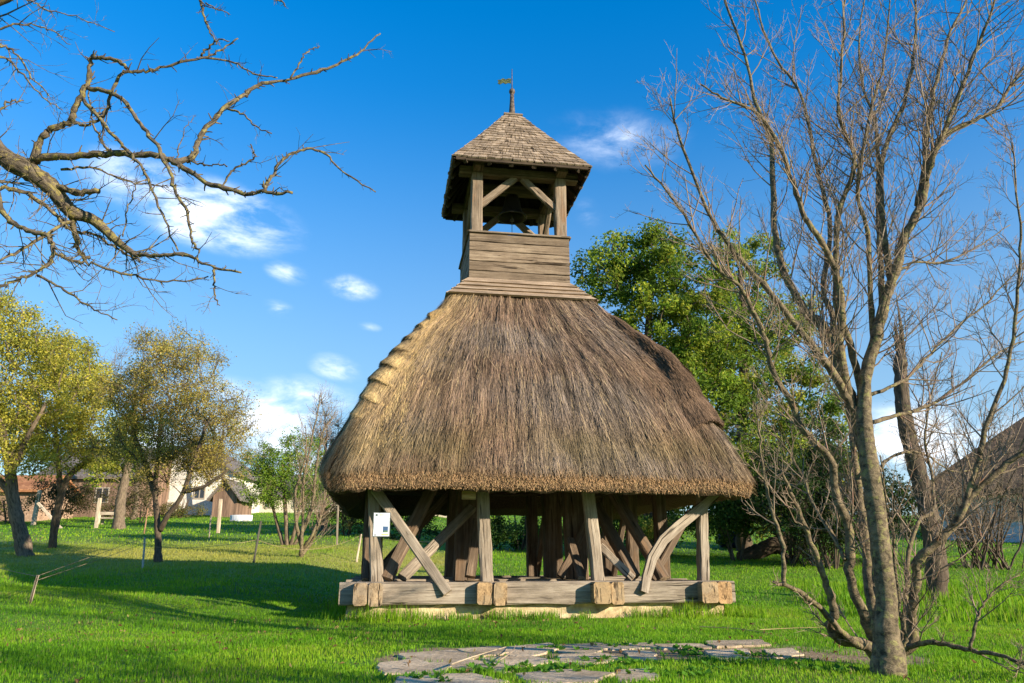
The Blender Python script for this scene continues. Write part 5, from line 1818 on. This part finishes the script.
prof = [(0, -.45), (.22, -.45), (.26, -.41), (.28, -.2), (.295, -.18), (.28, -.16), (.29, 0), (.28, .16), (.295, .18), (.28, .2), (.26, .41), (.22, .45), (0, .45)]
g.lathe(prof, (0, 0, 0), 24, c=(.015, .03, .10))
g.v[-1][:] = g.v[-1][:, [2, 0, 1]]
bo = g.build('body', M['plain'], ba, True)
g = MB().tube([(.45, .05, .12), (.49, .05, .12)], .035, 10, c=(.01, .01, .01))
g.build('bung', M['plain'], ba)
p = gp(765, 560)
lg = empty('fallen_log', tuple(p))
tag(lg, 'dark decaying log propped up at the edge of the bushes right of the belfry', 'log')
base = p
g = MB()
P, rd = limb(g, [(-.75, 0, .05), (-.3, 0, .2), (.3, .1, .42), (.9, .2, .62)], .20, .26, 12, knob=.08)
limb(g, [(.2, .1, .4), (.5, -.15, .2), (.75, -.3, -.1)], .10, .08, 8)
g.build('trunk', M['bark_dark'], lg, True)
MB().tube([P[0] - unit(P[1] - P[0]) * .01, P[0] - unit(P[1] - P[0]) * .03], [.18, .17], 12, c=(.35, .3, .25)).build('cut_face', M['end'], lg)

# ------------------------------------------------------------------ grass
def blades(num, xr, yr, h0, h1, w0, w1, cols, keep, seg5=True, clump=.5, lean=.5):
    x = rng.uniform(*xr, num)
    y = rng.uniform(*yr, num)
    k_ = keep(x, y)
    x, y = x[k_], y[k_]
    num = len(x)
    z = gz(x, y) - .006
    ht = rng.uniform(h0, h1, num) * (.55 + .9 * vnoise(x, y, clump, 21)) * (.75 + .5 * vnoise(x, y, .12, 22))
    wd = rng.uniform(w0, w1, num)
    a = rng.uniform(0, 2 * np.pi, num)
    dx, dy = np.cos(a), np.sin(a)
    bend = rng.uniform(.1, 1.0, num) * lean
    n1 = vnoise(x, y, 1.6, 23) * .6 + vnoise(x, y, 5.0, 33) * .4
    n2 = vnoise(x, y, .35, 24)
    cols = np.asarray(cols)
    f = np.clip(n1 * .6 + n2 * .3 + rng.uniform(-.18, .28, num), 0, .999) * (len(cols) - 1)
    i = f.astype(int)
    c = cols[i] + (cols[np.minimum(i + 1, len(cols) - 1)] - cols[i]) * (f - i)[:, None]
    c = c * rng.uniform(.7, 1.3, num)[:, None]
    dry = rng.uniform(0, 1, num) < .03 + .10 * (vnoise(x, y, .9, 37) > .62)
    c[dry] = np.array([.30, .25, .10]) * rng.uniform(.6, 1.1, (dry.sum(), 1))
    # dry rough zone across the meadow behind
    md = np.exp(-((y - 22.5) / 4.5) ** 2) * np.clip(vnoise(x, y, 2.2, 25) * 1.6 + .05, 0, 1) * (x < -1)
    c = c * (1 - .85 * md[:, None]) + np.array([.46, .42, .09]) * (.85 * md * rng.uniform(.6, 1.2, num))[:, None]
    px_, py_ = -dy, dx
    B0 = np.stack([x + px_ * wd / 2, y + py_ * wd / 2, z], 1)
    B1 = np.stack([x - px_ * wd / 2, y - py_ * wd / 2, z], 1)
    T = np.stack([x + dx * ht * bend, y + dy * ht * bend, z + ht * (1 - .35 * bend)], 1)
    if seg5:
        mx, my = x + dx * ht * bend * .32, y + dy * ht * bend * .32
        mz = z + ht * .58
        M0 = np.stack([mx + px_ * wd * .4, my + py_ * wd * .4, mz], 1)
        M1 = np.stack([mx - px_ * wd * .4, my - py_ * wd * .4, mz], 1)
        V = np.stack([B0, B1, M1, M0, T], 1).reshape(-1, 3)
        q = (np.arange(num) * 5)[:, None] + np.array([0, 1, 2, 3])
        t3 = (np.arange(num) * 5)[:, None] + np.array([3, 2, 4])
        G_.add(V, q, t3, c=np.repeat(c, 5, axis=0))
    else:
        V = np.stack([B0, B1, T], 1).reshape(-1, 3)
        G_.add(V, tris=np.arange(num * 3).reshape(-1, 3), c=np.repeat(c, 3, axis=0))


def view(x, y, m=1.1):
    return np.abs(x) < (y * .70 + .6) * m


slab_np = [np.array(s) for s in slab_world]


def keep_near(x, y):
    k_ = view(x, y)
    d = dirt_mask(x, y)
    k_ &= rng.uniform(0, 1, len(x)) > np.clip(d * 1.38 + (vnoise(x, y, .22, 26) - .55) * 1.4 * (d > .12), 0, .97)
    for s in slab_np:
        k_ &= ~(pip(x, y, s * .97 + s.mean(0) * .03) & ((vnoise(x, y, .16, 71) < .74) | pip(x, y, s * .80 + s.mean(0) * .20)))
    u, v = to_local(x, y)
    k_ &= ~((abs(u) < 2.42) & (abs(v) < 2.42))
    return k_


LAWN = [(.05, .155, .008), (.105, .275, .010), (.18, .37, .012), (.265, .42, .018), (.35, .43, .035)]
G_ = MB()
blades(230000, (-6.5, 6.5), (4.0, 8.2), .015, .044, .003, .006, LAWN, keep_near)
blades(170000, (-10, 10), (8.2, 13.0), .02, .05, .005, .010, LAWN, keep_near, False)
blades(190000, (-19, 19), (13.0, 26), .03, .07, .010, .022, LAWN, keep_near, False, lean=.35)
blades(120000, (-48, 48), (26, 62), .04, .09, .03, .06, LAWN, keep_near, False, lean=.3)
# longer tufts along the plinth, round the tree foot and the right-hand margin
def keep_plinth(x, y):
    u, v = to_local(x, y)
    q = np.maximum(abs(u), abs(v))
    return (q > 2.44) & (q < 2.44 + .5 * vnoise(x, y, .4, 27)) & (vnoise(x, y, .25, 28) > .45)
blades(90000, (-3.2, 3.2), (9.2, 15.6), .05, .19, .004, .009, LAWN, keep_plinth)
blades(26000, (3.0, 12), (9.5, 17), .10, .30, .008, .016, LAWN, lambda x, y: view(x, y) & (x > 3.9 + .25 * (y - 9)) & (vnoise(x, y, .8, 29) > .42), lean=.5)
tag(G_.build('grass', M['grass']), 'short bright green lawn grass with longer tufts by the plinth and trees', 'grass', kind='stuff')

# broad-leaved weeds between the slabs and along the plinth
g = MB()
cx, cy = [], []
spots = [gp(*q_) for q_ in ((420, 680), (478, 672), (500, 668), (585, 668), (600, 662), (640, 664), (680, 650), (690, 655), (720, 664), (760, 656), (585, 610), (640, 606), (660, 604), (735, 606), (748, 604), (460, 612), (540, 672), (660, 676), (700, 672), (800, 664), (840, 672), (560, 650), (625, 646))]
for p in spots:
    for _ in range(int(rng.integers(7, 16))):
        q_ = np.array(p) + np.array([rng.normal(0, .11), rng.normal(0, .07), 0])
        q_[2] = float(gz(q_[0], q_[1]))
        if max(abs(np.array(to_local(q_[0], q_[1])))) < 2.46:
            continue
        for _k in range(6):
            a = rng.uniform(0, 6.28)
            L = rng.uniform(.025, .06)
            d = np.array([math.cos(a), math.sin(a), rng.uniform(.3, 1.1)])
            d /= np.linalg.norm(d)
            sd = np.array([-math.sin(a), math.cos(a), 0])
            e = q_ + d * L
            c = np.array([.10, .24, .022]) * rng.uniform(.7, 1.6)
            g.add([q_, q_ + d * L * .55 + sd * L * .34, e, q_ + d * L * .55 - sd * L * .34], [(0, 1, 2, 3)], c=c)
tag(g.build('ground_weeds', M['leaf']), 'small broad leaved weeds growing between the paving stones', 'weeds', kind='stuff')
# fallen leaves and straw
g = MB()
num = 500
x, y = rng.uniform(-5, 5, num), rng.uniform(4.3, 9.6, num)
keep = view(x, y)
x, y = x[keep], y[keep]
num = len(x)
cen = np.stack([x, y, gz(x, y) + rng.uniform(.012, .05, num)], 1)
leaf_cloud(g, cen, np.full(num, .02), num, .035, [(.26, .17, .06), (.18, .10, .04), (.36, .27, .10)], .3)
tag(g.build('fallen_leaves', M['leaf']), 'small brown fallen leaves scattered over the lawn', 'leaves', kind='stuff')


def stick(label, pts, r_, c):
    P = [gp(*q_) for q_ in pts]
    b = P[0]
    o_ = MB().tube(smooth_path([np.array(q_ - b) + np.array([0, 0, .035 + r_]) for q_ in P], 4), np.linspace(r_, r_ * .5, (len(P) - 1) * 4 + 1) if len(P) > 2 else r_, 6, c=c).build('fallen_stick', M['wood'], None, loc=tuple(b))
    tag(o_, label, 'stick', 'sticks lying about the paving')


stick('pale thin stick lying across the left paving stones', [(451, 672), (478, 662), (506, 653)], .006, (1.5, 1.45, 1.3))
stick('short pale twig among the middle paving stones', [(500, 667), (512, 658), (516, 650)], .004, (1.3, 1.2, 1.1))
stick('long straw coloured stick in the grass behind the paving', [(700, 631), (735, 633), (768, 638)], .005, (1.6, 1.4, .8))
stick('yellow reed stalk lying in the grass near the bare tree', [(760, 634), (800, 632), (835, 631)], .003, (1.2, 1.05, .7))
